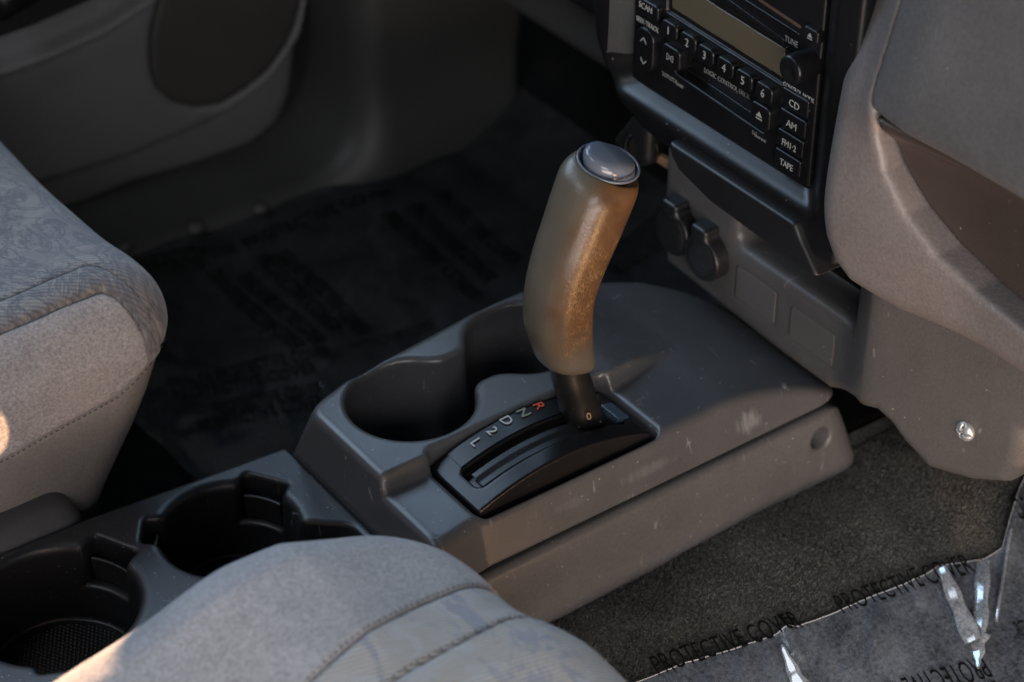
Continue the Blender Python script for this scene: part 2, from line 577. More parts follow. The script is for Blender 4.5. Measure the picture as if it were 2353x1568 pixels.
def carpet_mat(name, a, b):
    k = NT(name)
    n1 = k.noise(330, 3, 0.75)
    n2 = k.noise(18, 4, 0.6)
    c = k.mix(k.ramp(n1, [(0.36, 0.0), (0.66, 1.0)]), a, b)
    c = k.mix(k.ramp(n2, [(0.35, 0.0), (0.7, 0.35)]), c, tuple(v * 1.3 for v in b))
    c = k.mix(k.ramp(k.noise(9, 3), [(0.55, 0.0), (0.72, 0.4)]), c, (b[0] * 1.5, b[1] * 1.2, b[2] * 0.9))
    nb = k.bump(n1, 1.0, 0.004)
    nb = k.bump(k.noise(750, 2), 0.6, 0.002, nb)
    return k.setp(**{'Base Color': c, 'Roughness': 1.0, 'Normal': nb, 'Specular IOR Level': 0.05})


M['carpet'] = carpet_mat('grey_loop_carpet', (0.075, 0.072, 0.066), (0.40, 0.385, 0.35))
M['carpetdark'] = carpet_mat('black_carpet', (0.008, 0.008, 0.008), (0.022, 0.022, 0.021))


def film_mat(name, haze, tint, ior=1.5, wrinkle=0.12):
    """clear polythene: lets the carpet show, mirrors the light, a little milky"""
    k = NT(name)
    t = k.t
    tr = k.n('ShaderNodeBsdfTransparent')
    tr.inputs[0].default_value = (0.98, 0.99, 1.0, 1)
    gl = k.n('ShaderNodeBsdfGlossy')
    gl.inputs['Color'].default_value = (0.9, 0.95, 1, 1)
    gl.inputs['Roughness'].default_value = 0.07
    df = k.n('ShaderNodeBsdfDiffuse')
    df.inputs[0].default_value = (*tint, 1)
    nb = k.bump(k.noise(16, 2, 0.5), 0.10, 0.003)
    nb = k.bump(k.noise(11, 3, 0.5, k.mapped((3.0, 0.8, 1.0), (0, 0, 0.6))), wrinkle, 0.006, nb)
    k.l(nb, gl.inputs['Normal'])
    fr = k.n('ShaderNodeFresnel')
    fr.inputs[0].default_value = ior
    k.l(nb, fr.inputs['Normal'])
    m1 = k.n('ShaderNodeMixShader')
    cling = k.math('ADD', k.math('MULTIPLY', k.noise(330, 3, 0.75), 0.7), k.math('MULTIPLY', k.noise(24, 3, 0.6), 0.5))
    k.l(k.ramp(cling, [(0.42, haze * 0.35), (0.78, min(1.0, haze * 2.0))]), m1.inputs[0])
    k.l(tr.outputs[0], m1.inputs[1])
    k.l(df.outputs[0], m1.inputs[2])
    m2 = k.n('ShaderNodeMixShader')
    k.l(fr.outputs[0], m2.inputs[0])
    k.l(m1.outputs[0], m2.inputs[1])
    k.l(gl.outputs[0], m2.inputs[2])
    k.l(m2.outputs[0], k.out.inputs[0])
    return k.m


M['film'] = film_mat('clear_floor_film', 0.21, (0.46, 0.52, 0.61), 1.5, 0.3)
M['filmfold'] = film_mat('creased_floor_film', 0.30, (0.80, 0.86, 0.92), 2.8)
M['filmdark'] = film_mat('clear_floor_film_far', 0.065, (0.34, 0.36, 0.38), 1.5, 0.25)

M['filmedge'] = simple('film_cut_edge', (0.45, 0.46, 0.47), 0.3)

# ================================================================== SETTING
# ---- floor carpet, passenger side: falls away from the tunnel, climbs to the toe board
PT = P(1500, 1290, y=-0.066)


def pass_floor(u, v):          # u = x, v = y
    fall = sstep(0.0, 1.0, np.clip((-0.085 - v) / 0.40, 0, 1)) * 0.085
    toe = np.clip(u - 0.36, 0, None) ** 1.3 * 0.9
    z = -0.113 - fall + toe + 0.004 * vnoise(u * 9 + 5, v * 9 + 8, 3, 2)
    return u, v, z


o = heightsheet('floor_carpet', pass_floor, -0.25, 0.60, -0.62, -0.03, 200, 140, M['carpet'])
tag(o, kind='structure')
carpet = o
# short loop pile where the carpet shows
nx_, ny_ = 420, 275
gx_, gy_ = np.meshgrid(np.linspace(-0.12, 0.46, nx_), np.linspace(-0.43, -0.05, ny_), indexing='ij')
gx_ = (gx_ + rng.uniform(-0.0008, 0.0008, gx_.shape)).ravel()
gy_ = (gy_ + rng.uniform(-0.0008, 0.0008, gy_.shape)).ravel()
gz_ = pass_floor(gx_, gy_)[2]
nt_ = len(gx_)
lie_ = vnoise(gx_ * 22, gy_ * 22, 61, 2)
hh_ = rng.uniform(0.0022, 0.0042, nt_) * (1 + 0.25 * lie_)
ang_ = rng.uniform(0, 6.283, nt_)
V_ = np.empty((nt_, 4, 3))
for k_ in range(3):
    a_ = ang_ + k_ * 2.0944
    V_[:, k_] = np.stack([gx_ + 0.0012 * np.cos(a_), gy_ + 0.0012 * np.sin(a_), gz_ - 0.0004], 1)
V_[:, 3] = np.stack([gx_ + rng.normal(0, 0.0012, nt_) + 0.0010 * lie_, gy_ + rng.normal(0, 0.0012, nt_), gz_ + hh_], 1)
b_ = np.arange(nt_)[:, None] * 4
Q_ = np.concatenate([b_ + np.array([[k_, (k_ + 1) % 3, 3]]) for k_ in range(3)])
pile = mk('carpet_pile', V_.reshape(-1, 3), Q_, M['carpet'], carpet)
tag(pile, kind='stuff')

# ---- floor, driver side
def drv_floor(u, v):
    toe = np.clip(u - 0.33, 0, None) ** 1.4 * 1.2
    z = -0.205 + toe + 0.0035 * vnoise(u * 12, v * 12, 11, 3)
    return u, v, z


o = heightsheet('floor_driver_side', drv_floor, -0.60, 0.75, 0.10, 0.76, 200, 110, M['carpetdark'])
tag(o, kind='structure')
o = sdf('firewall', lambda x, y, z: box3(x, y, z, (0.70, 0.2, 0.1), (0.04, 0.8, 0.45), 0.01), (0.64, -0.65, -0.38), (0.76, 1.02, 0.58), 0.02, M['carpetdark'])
tag(o, kind='structure')
# transmission tunnel under the consoles
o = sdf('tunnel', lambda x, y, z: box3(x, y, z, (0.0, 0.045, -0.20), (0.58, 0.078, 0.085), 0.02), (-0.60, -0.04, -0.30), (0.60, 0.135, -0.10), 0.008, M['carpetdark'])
tag(o, kind='structure')


# ================================================================== FAR SIDE: door, kick panel
door = root('driver_door', (0.0, 0.80, -0.20), 'dark grey driver door panel with oval speaker grille and armrest ledge', 'car door')
DY = 0.76
spk_c = P(530, 60, y=DY)
ridge = np.array([P(*p, y=DY)[[0, 2]] for p in ((-60, 170), (0, 153), (100, 117), (233, 57), (317, 3), (380, -45), (440, -110))])
crease = np.array([P(*p, y=DY)[[0, 2]] for p in ((-80, 470), (110, 423), (300, 363), (500, 277), (617, 187), (687, 83), (715, -20), (730, -120))])
outer = np.array([P(*p, y=DY)[[0, 2]] for p in ((-150, 590), (207, 497), (333, 443), (480, 405), (600, 360), (665, 305), (695, 235), (706, 150), (712, 0), (722, -160))])
spk = np.array([P(*p, y=DY)[[0, 2]] for p in ((343, 123), (346, 165), (360, 205), (392, 235), (443, 249), (505, 240), (567, 203), (618, 160), (655, 110), (680, 55), (692, 5), (700, -70), (660, -150), (560, -190), (450, -170), (390, -80), (358, 20), (345, 70))])


def below(curve, x):
    return np.interp(x, curve[:, 0], curve[:, 1])


def door_f(x, y, z):
    top = np.concatenate([outer, [[outer[-1, 0], 0.52], [-0.62, 0.52], [-0.62, outer[0, 1]]]])
    d2 = poly2(x, z, top)
    # relief: positive moves the skin towards the cabin
    rz = np.interp(x, ridge[:, 0], ridge[:, 1])
    cz = np.interp(x, crease[:, 0], crease[:, 1])
    rel = 0.016 * (1 - sstep(0.0, 0.013, np.abs(z - rz))) * sstep(0.30, 0.20, x)
    rel = rel - 0.055 * sstep(rz + 0.010, rz + 0.045, z) * sstep(0.17, 0.12, x)
    rel = rel + 0.05 * sstep(rz + 0.075, rz + 0.10, z) * sstep(0.17, 0.12, x)
    ds = poly2(x, z, spk)
    rel = rel + 0.006 * np.exp(-(np.clip(ds - 0.006, -1, 1) / 0.006) ** 2) * sstep(0.07, 0.16, x)
    rel = rel - 0.006 * sstep(0.002, -0.003, ds)
    rel = rel - 0.016 * sstep(cz + 0.006, cz - 0.008, z)
    skin = (DY - rel) - y
    return smax(smax(skin, d2, 0.02), y - (DY + 0.09), 0.01)


sdf('panel', door_f, (-0.60, 0.66, -0.30), (0.34, 0.87, 0.54), 0.0052, M['door'], door, 3.0)
ds_pts = spk * 0.985 + spk.mean(0) * 0.015
sdf('speaker_grille', lambda x, y, z: rextr(poly2(x, z, ds_pts), np.abs(y - (DY + 0.0035)) - 0.006, 0.003) + 0.0, (-0.05, 0.73, -0.20), (0.30, 0.80, 0.20), 0.0045, M['grille'], door)
sdf('pocket_shade', lambda x, y, z: smax(smax(np.abs(y - (DY + 0.022)) - 0.008, np.abs(z - np.interp(x, ridge[:, 0], ridge[:, 1]) - 0.038) - 0.026, 0.004), x - 0.135, 0.01),
    (-0.40, 0.76, -0.12), (0.15, 0.83, 0.12), 0.006, M['black'], door)  # black slab added in the door recess to stand for its shadow
# grab ledge over the pocket
sdf('pull_handle', lambda x, y, z: box3(x, y, z - 0.28 * (x + 0.03), (-0.02, 0.735, 0.092), (0.10, 0.018, 0.018), 0.012), (-0.16, 0.70, 0.02), (0.12, 0.77, 0.16), 0.005, M['blacksat'], door)

kick = root('kick_panel', (0.40, 0.72, -0.20), 'dark moulded kick panel and door sill trim beside the footwell', 'trim panel')


def kick_f(x, y, z):
    sill = box3(x, y, z, (-0.1, 0.735, -0.27), (0.80, 0.075, 0.075), 0.02)
    wall = smax(box3(x, y, z, (0.34, 0.745, 0.05), (0.108, 0.085, 0.5), 0.03), -(y - 0.655), 0.01)
    e = smin(sill, wall, 0.10)
    return smax(e, x - (0.415 - (z + 0.2) * -0.18), 0.012)


sdf('panel', kick_f, (-0.50, 0.62, -0.36), (0.56, 0.86, 0.42), 0.0065, M['kick'], kick)
sdf('door_jamb', lambda x, y, z: box3(x, y, z, (0.27, 0.90, 0.1), (0.10, 0.05, 0.45), 0.01), (0.15, 0.83, -0.37), (0.39, 0.97, 0.57), 0.01, M['carpetdark'], kick)
for px, py, s in ((1080, 296, 0.012), (1113, 287, 0.014)):
    c = P(px, py, y=0.655)
    sdf('trim_clip', lambda x, y, z, c=c, s=s: np.sqrt((x - c[0]) ** 2 + (y - c[1]) ** 2 + ((z - c[2]) * 0.6) ** 2) - s * 0.6, c - 0.02, c + 0.02, 0.002, M['print'], kick)
for px, py, s in ((450, 525, 0.008), (598, 480, 0.007), (288, 568, 0.006), (930, 362, 0.004)):
    c = P(px, py, z=-0.194)
    sdf('sill_clip', lambda x, y, z, c=c, s=s: np.sqrt(((x - c[0]) * 0.8) ** 2 + (y - c[1]) ** 2 + ((z - c[2]) * 1.2) ** 2) - s, c - 0.02, c + 0.02, 0.002, M['plate'], kick)

# ================================================================== DRIVER FLOOR FILM
ff = root('floor_film', (0.1, 0.45, -0.2), 'clear printed protective film lying in the dark driver footwell', 'floor film')


def film_z(u, v):
    z = drv_floor(u, v)[2] + 0.007 + 0.004 * vnoise(u * 7 + 2, v * 7 + 1, 21, 2)
    return z + 0.03 * sstep(-0.14, -0.20, u) * sstep(0.45, 0.30, v)


heightsheet('film_sheet', lambda u, v: (u, v, film_z(u, v)), -0.165, 0.42, 0.22, 0.655, 150, 110, M['filmdark'], ff)
XP, XN, YP, YN = (1, 0, 0), (-1, 0, 0), (0, 1, 0), (0, -1, 0)


def film_text(s, a, b, par=ff, z0=-0.196, mat=None, zf=film_z):
    """one printed line from picture point a to b, bent along the film"""
    A, B_ = P(*a, z=z0), P(*b, z=z0)
    d = B_ - A
    L = np.linalg.norm(d[:2])
    d = d / L
    up = (-d[1], d[0], 0)
    o = text('printed_line', s, 0.024, (0, 0, 0), XP, YP, mat or M['printblack'], par, extr=0.0)
    me = o.data
    n = len(me.vertices)
    co = np.empty(n * 3, np.float32)
    me.vertices.foreach_get('co', co)
    co = co.reshape(n, 3)
    w = co[:, 0].max() - co[:, 0].min()
    c = (A + B_) / 2
    u = co[:, 0] * (L / w)
    x, y = c[0] + d[0] * u + up[0] * co[:, 1], c[1] + d[1] * u + up[1] * co[:, 1]
    me.vertices.foreach_set('co', np.stack([x, y, zf(x, y) + 0.0012], 1).astype(np.float32).ravel())
    me.update()
    return o


PC, DP = 'PROTECTIVE COVER', 'DEALER PROTECTIVE COVER'
for s, a, b in ((DP, (485, 612), (687, 810)), (DP, (555, 620), (734, 795)), (PC, (595, 579), (771, 759)), (DP, (639, 572), (837, 759)),
                (DP, (385, 882), (760, 817)), (PC, (395, 914), (730, 857)), (PC, (490, 944), (740, 900)), (PC, (455, 985), (745, 925)),
                (DP, (300, 607), (540, 563)), (PC, (320, 628), (470, 596)), (PC, (810, 799), (1000, 738)),
                (PC, (890, 500), (1095, 680)), (PC, (950, 480), (1130, 640)), (PC, (1010, 452), (1190, 600)),
                (PC, (560, 555), (900, 440)), (DP, (390, 830), (330, 760)), (DP, (1410, 625), (1530, 575)), (PC, (1420, 590), (1530, 545))):
    film_text(s, a, b)

# ================================================================== DRIVER SEAT
ds = root('driver_seat', (-0.48, 0.43, -0.20), 'grey cloth driver seat with figured blue centre panel and vinyl skirt', 'car seat')


def rim_noise(x, y, z, a):
    return a * (np.sin(x * 31 + y * 23) + np.sin(y * 37 - z * 29 + 1.3) + np.sin(x * 53 + z * 41))


def dseat(x, y, z):
    xf = -0.219 - np.maximum(0.055 - z, 0) * 0.46
    ys = 0.178 + np.maximum(0.02 - z, 0) * 0.16
    d2 = rextr(x - xf, ys - y, 0.05)
    top = 0.118 - np.maximum(-0.30 - x, 0) * 0.10 + 0.012 * np.exp(-((y - 0.235) / 0.05) ** 2) - 0.012
    d = rextr(d2, z - top, 0.048)
    return smax(d, -0.10 - z, 0.02) * 0.9 + rim_noise(x, y, z, 0.0006)


def ds_line(x):
    return np.interp(x, [-0.50, -0.367, -0.282, -0.232, -0.20], [0.012, 0.022, 0.036, 0.060, 0.085])


s1, s2 = 0.208, 0.231
LO, HI = (-0.52, 0.12, -0.12), (-0.19, 0.62, 0.14)
K = 0.0035


def front_pull(x, y, z):       # the seams swing towards the console where the cushion rolls over its front
    return y + 0.055 * sstep(-0.275, -0.228, x) * sstep(-0.01, 0.09, z + 0.02)


sdf('skirt', lambda x, y, z: smax(dseat(x, y, z) + 0.003, z - ds_line(x), 0.004), LO, HI, 0.0034, M['vinyl'], ds)
sdf('side_bolster', lambda x, y, z: smax(smax(dseat(x, y, z) + 0.001, ds_line(x) + 0.0004 - z, K), front_pull(x, y, z) - s1, K), LO, HI, 0.0027, M['velour'], ds)
sdf('piping_band', lambda x, y, z: smax(smax(smax(dseat(x, y, z) - 0.0012, front_pull(x, y, z) - s2, K), s1 - front_pull(x, y, z), K), ds_line(x) - z, K), LO, HI, 0.0027, M['cloth_far'], ds)
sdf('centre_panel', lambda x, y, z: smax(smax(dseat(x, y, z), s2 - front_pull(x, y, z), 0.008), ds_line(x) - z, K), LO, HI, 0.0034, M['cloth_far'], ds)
sdf('rail_cover', lambda x, y, z: box3(x, y, z, (-0.45, 0.183, -0.075), (0.125, 0.030, 0.045), 0.022), (-0.60, 0.14, -0.14), (-0.31, 0.23, -0.02), 0.004, M['seattrim'], ds)

# ================================================================== PASSENGER SEAT
ps = root('passenger_seat', (-0.48, -0.36, -0.20), 'pale grey passenger seat cushion with beige figured cloth in the foreground', 'car seat')


def pseat(x, y, z):
    d2 = rextr(x + 0.2010, y + 0.109 + np.maximum(0.03 - z, 0) * 0.1, 0.075)
    d2 = d2 + np.maximum(0.03 - z, 0) * 0.25
    top = 0.145 - np.maximum(x + 0.325, 0) * 0.34 * sstep(-0.29, -0.19, y) - np.maximum(-0.36 - x, 0) ** 1.2 * 0.30 - 0.13 * np.maximum(-0.155 - y, 0) + 0.004 * np.exp(-((x + 0.33) / 0.06) ** 2)
    d = rextr(d2, z - top, 0.052)
    return smax(d, -0.11 - z, 0.02) * 0.9 + rim_noise(x, y, z, 0.0007)


def pb1(x):
    return -0.200 + (x + 0.245) * 0.27


def pb2(x):
    return -0.245 + (x + 0.235) * 0.14


LO, HI = (-0.56, -0.46, -0.13), (-0.185, -0.09, 0.17)
sdf('bolster', lambda x, y, z: smax(pseat(x, y, z), pb1(x) + 0.0003 - y, 0.0032), LO, HI, 0.0030, M['velour'], ps)
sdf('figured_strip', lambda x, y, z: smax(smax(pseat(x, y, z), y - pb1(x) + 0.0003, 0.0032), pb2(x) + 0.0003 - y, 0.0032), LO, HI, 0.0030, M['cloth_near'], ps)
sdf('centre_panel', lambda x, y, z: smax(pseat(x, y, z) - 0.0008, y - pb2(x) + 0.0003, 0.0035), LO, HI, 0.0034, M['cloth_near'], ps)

def stitches(name, pts, nrm_up, parent, w=0.0005, every=2):
    V, F_ = [], []
    for i in range(0, len(pts) - 1, every):
        a, b = np.array(pts[i]), np.array(pts[i + 1])
        d = b - a
        L = np.linalg.norm(d)
        if L < 1e-6:
            continue
        n = np.array(nrm_up, float)
        sd = np.cross(d / L, n)
        sd /= np.linalg.norm(sd)
        o_ = n * 0.0006
        k = len(V)
        for e in (a, b):
            for q_ in (-1, 1):
                V.append(e + sd * w * q_ + o_)
        V.append((a + b) / 2 + n * 0.0011 + sd * w)
        V.append((a + b) / 2 + n * 0.0011 - sd * w)
        F_ += [(k, k + 1, k + 4, k + 5), (k + 5, k + 4, k + 3, k + 2)]
    o_ = mk(name, V, F_, M['seam'], parent, False)
    return tag(o_, kind='stuff')


def solve(f, lo_, hi_):
    for _ in range(40):
        m_ = (lo_ + hi_) / 2
        if f(np.array([m_]))[0] < 0:
            lo_ = m_
        else:
            hi_ = m_
    return (lo_ + hi_) / 2


one = lambda v: np.array([v])
for nm, fn in (('bolster_stitching', pb1), ('panel_stitching', pb2)):
    pts = []
    for x_ in np.arange(-0.52, -0.210, 0.0022):
        y_ = fn(x_)
        pts.append((x_, y_ + 0.0016, solve(lambda z_: pseat(one(x_), one(y_ + 0.0016), z_), 0.0, 0.2)))
    stitches(nm, pts, (0, 0, 1), ps)
pts = []
for x_ in np.arange(-0.50, -0.232, 0.0022):
    z_ = float(ds_line(x_)) + 0.0016
    pts.append((x_, solve(lambda y_: -dseat(one(x_), y_, one(z_)), 0.10, 0.30), z_))
stitches('skirt_stitching', pts, (0, -1, 0.1), ds)

# ================================================================== FRONT CONSOLE
con = root('front_console', (0.0, 0.04, -0.12), 'grey plastic shift console with twin cup holders beside the selector', 'console')
CL = np.array([(-0.18, 0.108), (-0.165, 0.112), (-0.15, 0.119), (-0.125, 0.127), (-0.10, 0.131), (-0.045, 0.1375), (0.0, 0.1435),
               (0.05, 0.1455), (0.12, 0.139), (0.16, 0.129), (0.20, 0.105)])


def con_top(x, y):
    ystep = 0.0165 + 0.010 * sstep(0.02, 0.11, x)
    wall = sstep(ystep - 0.0050, ystep + 0.0025, y)
    deck = 0.0145 * (1 - sstep(0.045, 0.118, x))
    fall = 0.027 * np.clip((x - 0.098) / 0.10, 0, None) ** 1.7
    return deck * wall - fall


def con_f(x, y, z):
    yl = np.interp(x, CL[:, 0], CL[:, 1]) + np.maximum(0.010 - z, 0) * 0.50 * sstep(0.06, -0.10, x)
    yr = -0.0475 + np.minimum(z, 0) * 0.30 - 0.16 * np.maximum(-0.126 - x, 0)
    side = np.maximum(y - yl, yr - y)
    side = smax(side, (-0.1665 + np.minimum(z, 0.01) * 0.10) - x, 0.010)
    side = smax(side, x - (0.205 - z * 0.3), 0.03)
    d = smax(z - con_top(x, y), side, 0.0075)
    c1 = np.hypot(x + 0.097, y - 0.079) - 0.0480
    c2 = np.hypot(x - 0.0165, y - 0.0925) - 0.0452
    ch = box2(x, y, -0.040, 0.087, 0.032, 0.0185, 0.004)
    cup = smin(smin(c1, ch, 0.010), c2, 0.010) + np.minimum(z, 0) * -0.03
    d = smax(d, -smax(cup, -0.078 - z, 0.008), 0.0055)
    rec = smax(box2(x, y, -0.0425, -0.0115, 0.0810, 0.0335, 0.007), -0.032 - z, 0.004)
    d = smax(d, -rec, 0.0055)
    return smax(d, -0.125 - z, 0.004) * 0.8


def con_side(x, y, z):
    """the side wall stops at the seam above the skirt"""
    cut = smax(-(z + 0.0385), y + 0.030, 0.002)
    return smax(con_f(x, y, z), -smax(z + 0.0385, y + 0.030, 0.002), 0.0035)


sdf('shell', con_side, (-0.19, -0.075, -0.135), (0.235, 0.200, 0.024), 0.00155, M['console'], con, 3.2)


def skirt_f(x, y, z):
    ys = -0.0655 + np.maximum(z + 0.075, 0) ** 2 * 3.0 - 0.10 * np.maximum(-0.13 - x, 0)
    d = rextr(ys - y, z + 0.0412, 0.0055)
    d = smax(d, x - (0.2125 + np.clip(-0.045 - z, 0, 0.06) * 0.40), 0.024)
    d = smax(d, y - 0.02, 0.004)
    zb = np.interp(x, [-0.2, -0.065, 0.146, 0.19, 0.228], [-0.122, -0.122, -0.116, -0.112, -0.118])
    d = smax(d, zb - z, 0.004)
    sc = P(1889, 1011, y=-0.066)
    hole = smax(np.hypot(x - sc[0], z - sc[2]) - 0.0100 + (y + 0.066) * 0.22, y + 0.036, 0.002)
    return smax(d, -hole, 0.003)


sk = sdf('side_skirt', skirt_f, (-0.21, -0.085, -0.135), (0.25, 0.03, -0.035), 0.0019, M['skirt'], con)
sc = P(1889, 1011, y=-0.058)
sdf('screw', lambda x, y, z: smax(smax(np.hypot(x - sc[0], z - sc[2]) - 0.0052, np.abs(y + 0.041) - 0.004, 0.002),
                                  -smax(np.minimum(np.abs(x - sc[0]), np.abs(z - sc[2])) - 0.0008, y + 0.043, 0.001), 0.001),
    sc - 0.018, sc + 0.024, 0.0007, M['darkscrew'], sk)

# ---- selector bezel (part of the console)
def bez_arch(x):
    return 0.0165 * (1 - ((x + 0.046) / 0.078) ** 2) - 0.0010


def bez_f(x, y, z):
    out = box2(x, y, -0.0440, -0.0112, 0.0775, 0.0305, 0.002)
    d = rextr(out, z - bez_arch(x), 0.0012)
    slot = smax(box2(x, y, -0.043, -0.0135, 0.0665, 0.0118, 0.006), (bez_arch(x) - 0.0085) - z, 0.002)
    d = smax(d, -slot, 0.0030)
    return smax(d, -0.034 - z, 0.002)


bez = sdf('selector_bezel', bez_f, (-0.13, -0.05, -0.04), (0.045, 0.025, 0.022), 0.0012, M['blacksat'], con)
# sliding shutter in the slot
def shutter(u, v):
    return u, v, bez_arch(u) - 0.0062 + 0.0012 * sstep(-0.014, -0.0135, v)


heightsheet('slot_shutter', shutter, -0.103, 0.018, -0.0205, -0.0065, 60, 8, M['black'], bez)
# indicator strip left of the slot
heightsheet('indicator_strip', lambda u, v: (u, v, bez_arch(u) + 0.0006), -0.107, 0.026, 0.0005, 0.0180, 50, 4, M['blacksat'], bez)
for ch, px, py, m in (('L', 1093, 1018, 'print'), ('2', 1130, 992, 'print'), ('D', 1163, 968, 'print'), ('N', 1202, 950, 'printolive'), ('R', 1238, 934, 'printred')):
    p = P(px, py, z=0.014)
    for _ in range(6):
        p = P(px, py, z=bez_arch(p[0]) + 0.001)
    sl = -2 * 0.0165 * (p[0] + 0.046) / 0.078 ** 2
    text('gear_letter', ch, 0.0118, p + np.array([0, 0, 0.0006]), YN, (1, 0, sl), M[m], bez, sx=1.1)
p = P(1412, 950, z=0.001)
sdf('release_cover', lambda x, y, z: box3(x, y, z + 0.28 * (x - p[0]), (p[0], p[1], p[2] - 0.0025), (0.0055, 0.0105, 0.0055), 0.0012), p - 0.02, p + 0.02, 0.001, M['indigo'], bez)

# ================================================================== SELECTOR LEVER
lev = root('gear_selector', (0, 0, 0), 'worn brown and taupe gear selector grip with a grey thumb button', 'gear selector')
KA = np.array([(0.040, -0.009), (0.052, -0.0125), (0.065, -0.0160), (0.078, -0.0192), (0.095, -0.0225), (0.108, -0.0232), (0.120, -0.0220), (0.130, -0.0195),
               (0.150, -0.0120), (0.172, -0.0018), (0.192, 0.0065), (0.207, 0.0125), (0.222, 0.0180), (0.240, 0.0245)])
KZ = np.linspace(0.02, 0.26, 200)
KX = np.interp(KZ, KA[:, 0], KA[:, 1])
for _ in range(10):
    KX = np.convolve(np.pad(KX, 3, mode='edge'), np.ones(7) / 7, 'valid')
KS = np.gradient(KX, KZ)


def knob_body(x, y, z, grow=0.0):
    c, s = np.interp(z, KZ, KX), np.interp(z, KZ, KS)
    u = (x - c) / np.sqrt(1 + s * s)
    r = np.interp(z, [0.045, 0.060, 0.075, 0.10, 0.13, 0.16, 0.19, 0.21, 0.225, 0.24], [0.0186, 0.0194, 0.0206, 0.0234, 0.0242, 0.0258, 0.0270, 0.0270, 0.0258, 0.0245]) + grow
    p = 2.5
    # flattened palm side, fuller towards the driver
    return (np.abs(u) ** p + np.abs(y * 1.04) ** p) ** (1 / p) - r


def kn_top(x, y):
    return 0.2165 - 0.16 * (x - 0.017) + 0.24 * y


def knob_f(x, y, z):
    d = smax(knob_body(x, y, z), z - kn_top(x, y), 0.020)
    d = smax(d, (0.0535 - 0.30 * (x + 0.013)) - z, 0.012)
    cx = 0.0185
    hole = np.sqrt(((x - cx) / 1.0) ** 2 + (y / 0.95) ** 2) - 0.0212
    d = smax(d, -smax(hole, (kn_top(x, y) - 0.010) - z, 0.002), 0.0030)
    return d * 0.9


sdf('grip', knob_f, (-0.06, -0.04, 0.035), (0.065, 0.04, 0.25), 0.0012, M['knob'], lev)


def button_f(x, y, z):
    cx = 0.0185
    # teardrop outline that runs out to the rim at the front
    o1 = np.hypot(x - cx + 0.0022, y) - 0.0158
    o2 = np.hypot(x - cx - 0.0085, y + 0.001) - 0.0105
    out = smin(o1, o2, 0.010)
    t = kn_top(x, y)
    crown = z - (t + 0.0072 - 10.0 * ((x - cx + 0.004) ** 2 + y ** 2) - 0.16 * np.maximum(x - cx, 0))
    d = smax(out + 0.25 * np.maximum(z - t, 0), crown, 0.0035)
    return smax(d, (t - 0.009) - z, 0.002)


sdf('thumb_button', button_f, (-0.01, -0.03, 0.20), (0.05, 0.03, 0.24), 0.0008, M['buttongrey'], lev)
# bright plastic ring round the button
def ring_f(x, y, z):
    rr = np.sqrt((x - 0.0185) ** 2 + (y / 0.95) ** 2)
    return np.hypot(rr - 0.0214, z - kn_top(x, y) + 0.0032) - 0.0011


sdf('button_ring', ring_f, (-0.01, -0.03, 0.20), (0.05, 0.03, 0.24), 0.0008, M['buttongrey'], lev)


def shaft_f(x, y, z):
    c = -0.25 * z
    r = 0.0146 - 0.03 * np.clip(z, -0.02, 0.06) + 0.0004 * np.sin(z * 190)
    p = 2.6
    d = (np.abs(x - c) ** p + np.abs(y + 0.004 - 0.004 * z / 0.06) ** p) ** (1 / p) - r
    d = smax(d, z - 0.066, 0.004)
    d = smax(d, -0.02 - z, 0.004)
    return d


sdf('shaft', shaft_f, (-0.04, -0.03, -0.025), (0.03, 0.03, 0.07), 0.0012, M['shaft'], lev)
p = P(1354, 950, y=-0.0178)
text('moulded_mark', '0', 0.010, (p[0] - 0.001, -0.0187, p[2] - 0.002), (1, -0.25, 0), (-0.2, 0, 1), M['tan'], lev, sx=0.8)

# ================================================================== REAR CONSOLE (cup holder tray)
rc = root('rear_console', (-0.32, 0.05, -0.12), 'scuffed charcoal cup holder tray between the seats', 'console')
RZ = -0.035


def rbox(x, y, cx, cy, ang, r0, r1, hw, rr):
    ca, sa = math.cos(ang), math.sin(ang)
    u, v = (x - cx) * ca + (y - cy) * sa, -(x - cx) * sa + (y - cy) * ca
    return box2(u, v, (r0 + r1) / 2, 0, (r1 - r0) / 2, hw, rr)


def rc_f(x, y, z):
    yl = np.interp(x, [-0.60, -0.328, -0.172], [0.160, 0.152, 0.139])
    out = smax(y - yl, x + 0.1715, 0.003)
    d = rextr(smax(out, -0.075 - y, 0.01), z - RZ, 0.0025)
    dep = RZ - 0.068
    c1 = np.hypot(x + 0.252, y - 0.083) - 0.0495 - (z - RZ) * 0.04
    c2 = np.hypot(x + 0.389, y - 0.086) - 0.0585 - (z - RZ) * 0.04
    v1 = smax(c1, dep - z, 0.004)
    v2 = smax(c2, dep - z, 0.004)
    d = smax(d, -v1, 0.008)
    d = smax(d, -v2, 0.008)
    for cx, cy, ang, rad, hw in ((-0.252, 0.083, R(33), 0.0600, 0.0175), (-0.252, 0.083, R(146), 0.0615, 0.0125),
                                 (-0.389, 0.086, R(26), 0.0710, 0.0185), (-0.389, 0.086, R(246), 0.066, 0.013)):
        nt = smax(rbox(x, y, cx, cy, ang, 0.02, rad, hw, 0.003), (RZ - 0.036) - z, 0.002)
        d = smax(d, -nt, 0.005)
    # finger channel running forward from the front cup
    ch = smax(smax((y - 0.0600) + (x + 0.207) * 0.90, x + 0.1800, 0.006), -(x + 0.26), 0.004)
    ch = smax(ch, -0.03 - y, 0.004)
    d = smax(d, -smax(ch, (RZ - 0.045) - z, 0.003), 0.005)
    return smax(d, -0.125 - z, 0.004) * 0.9


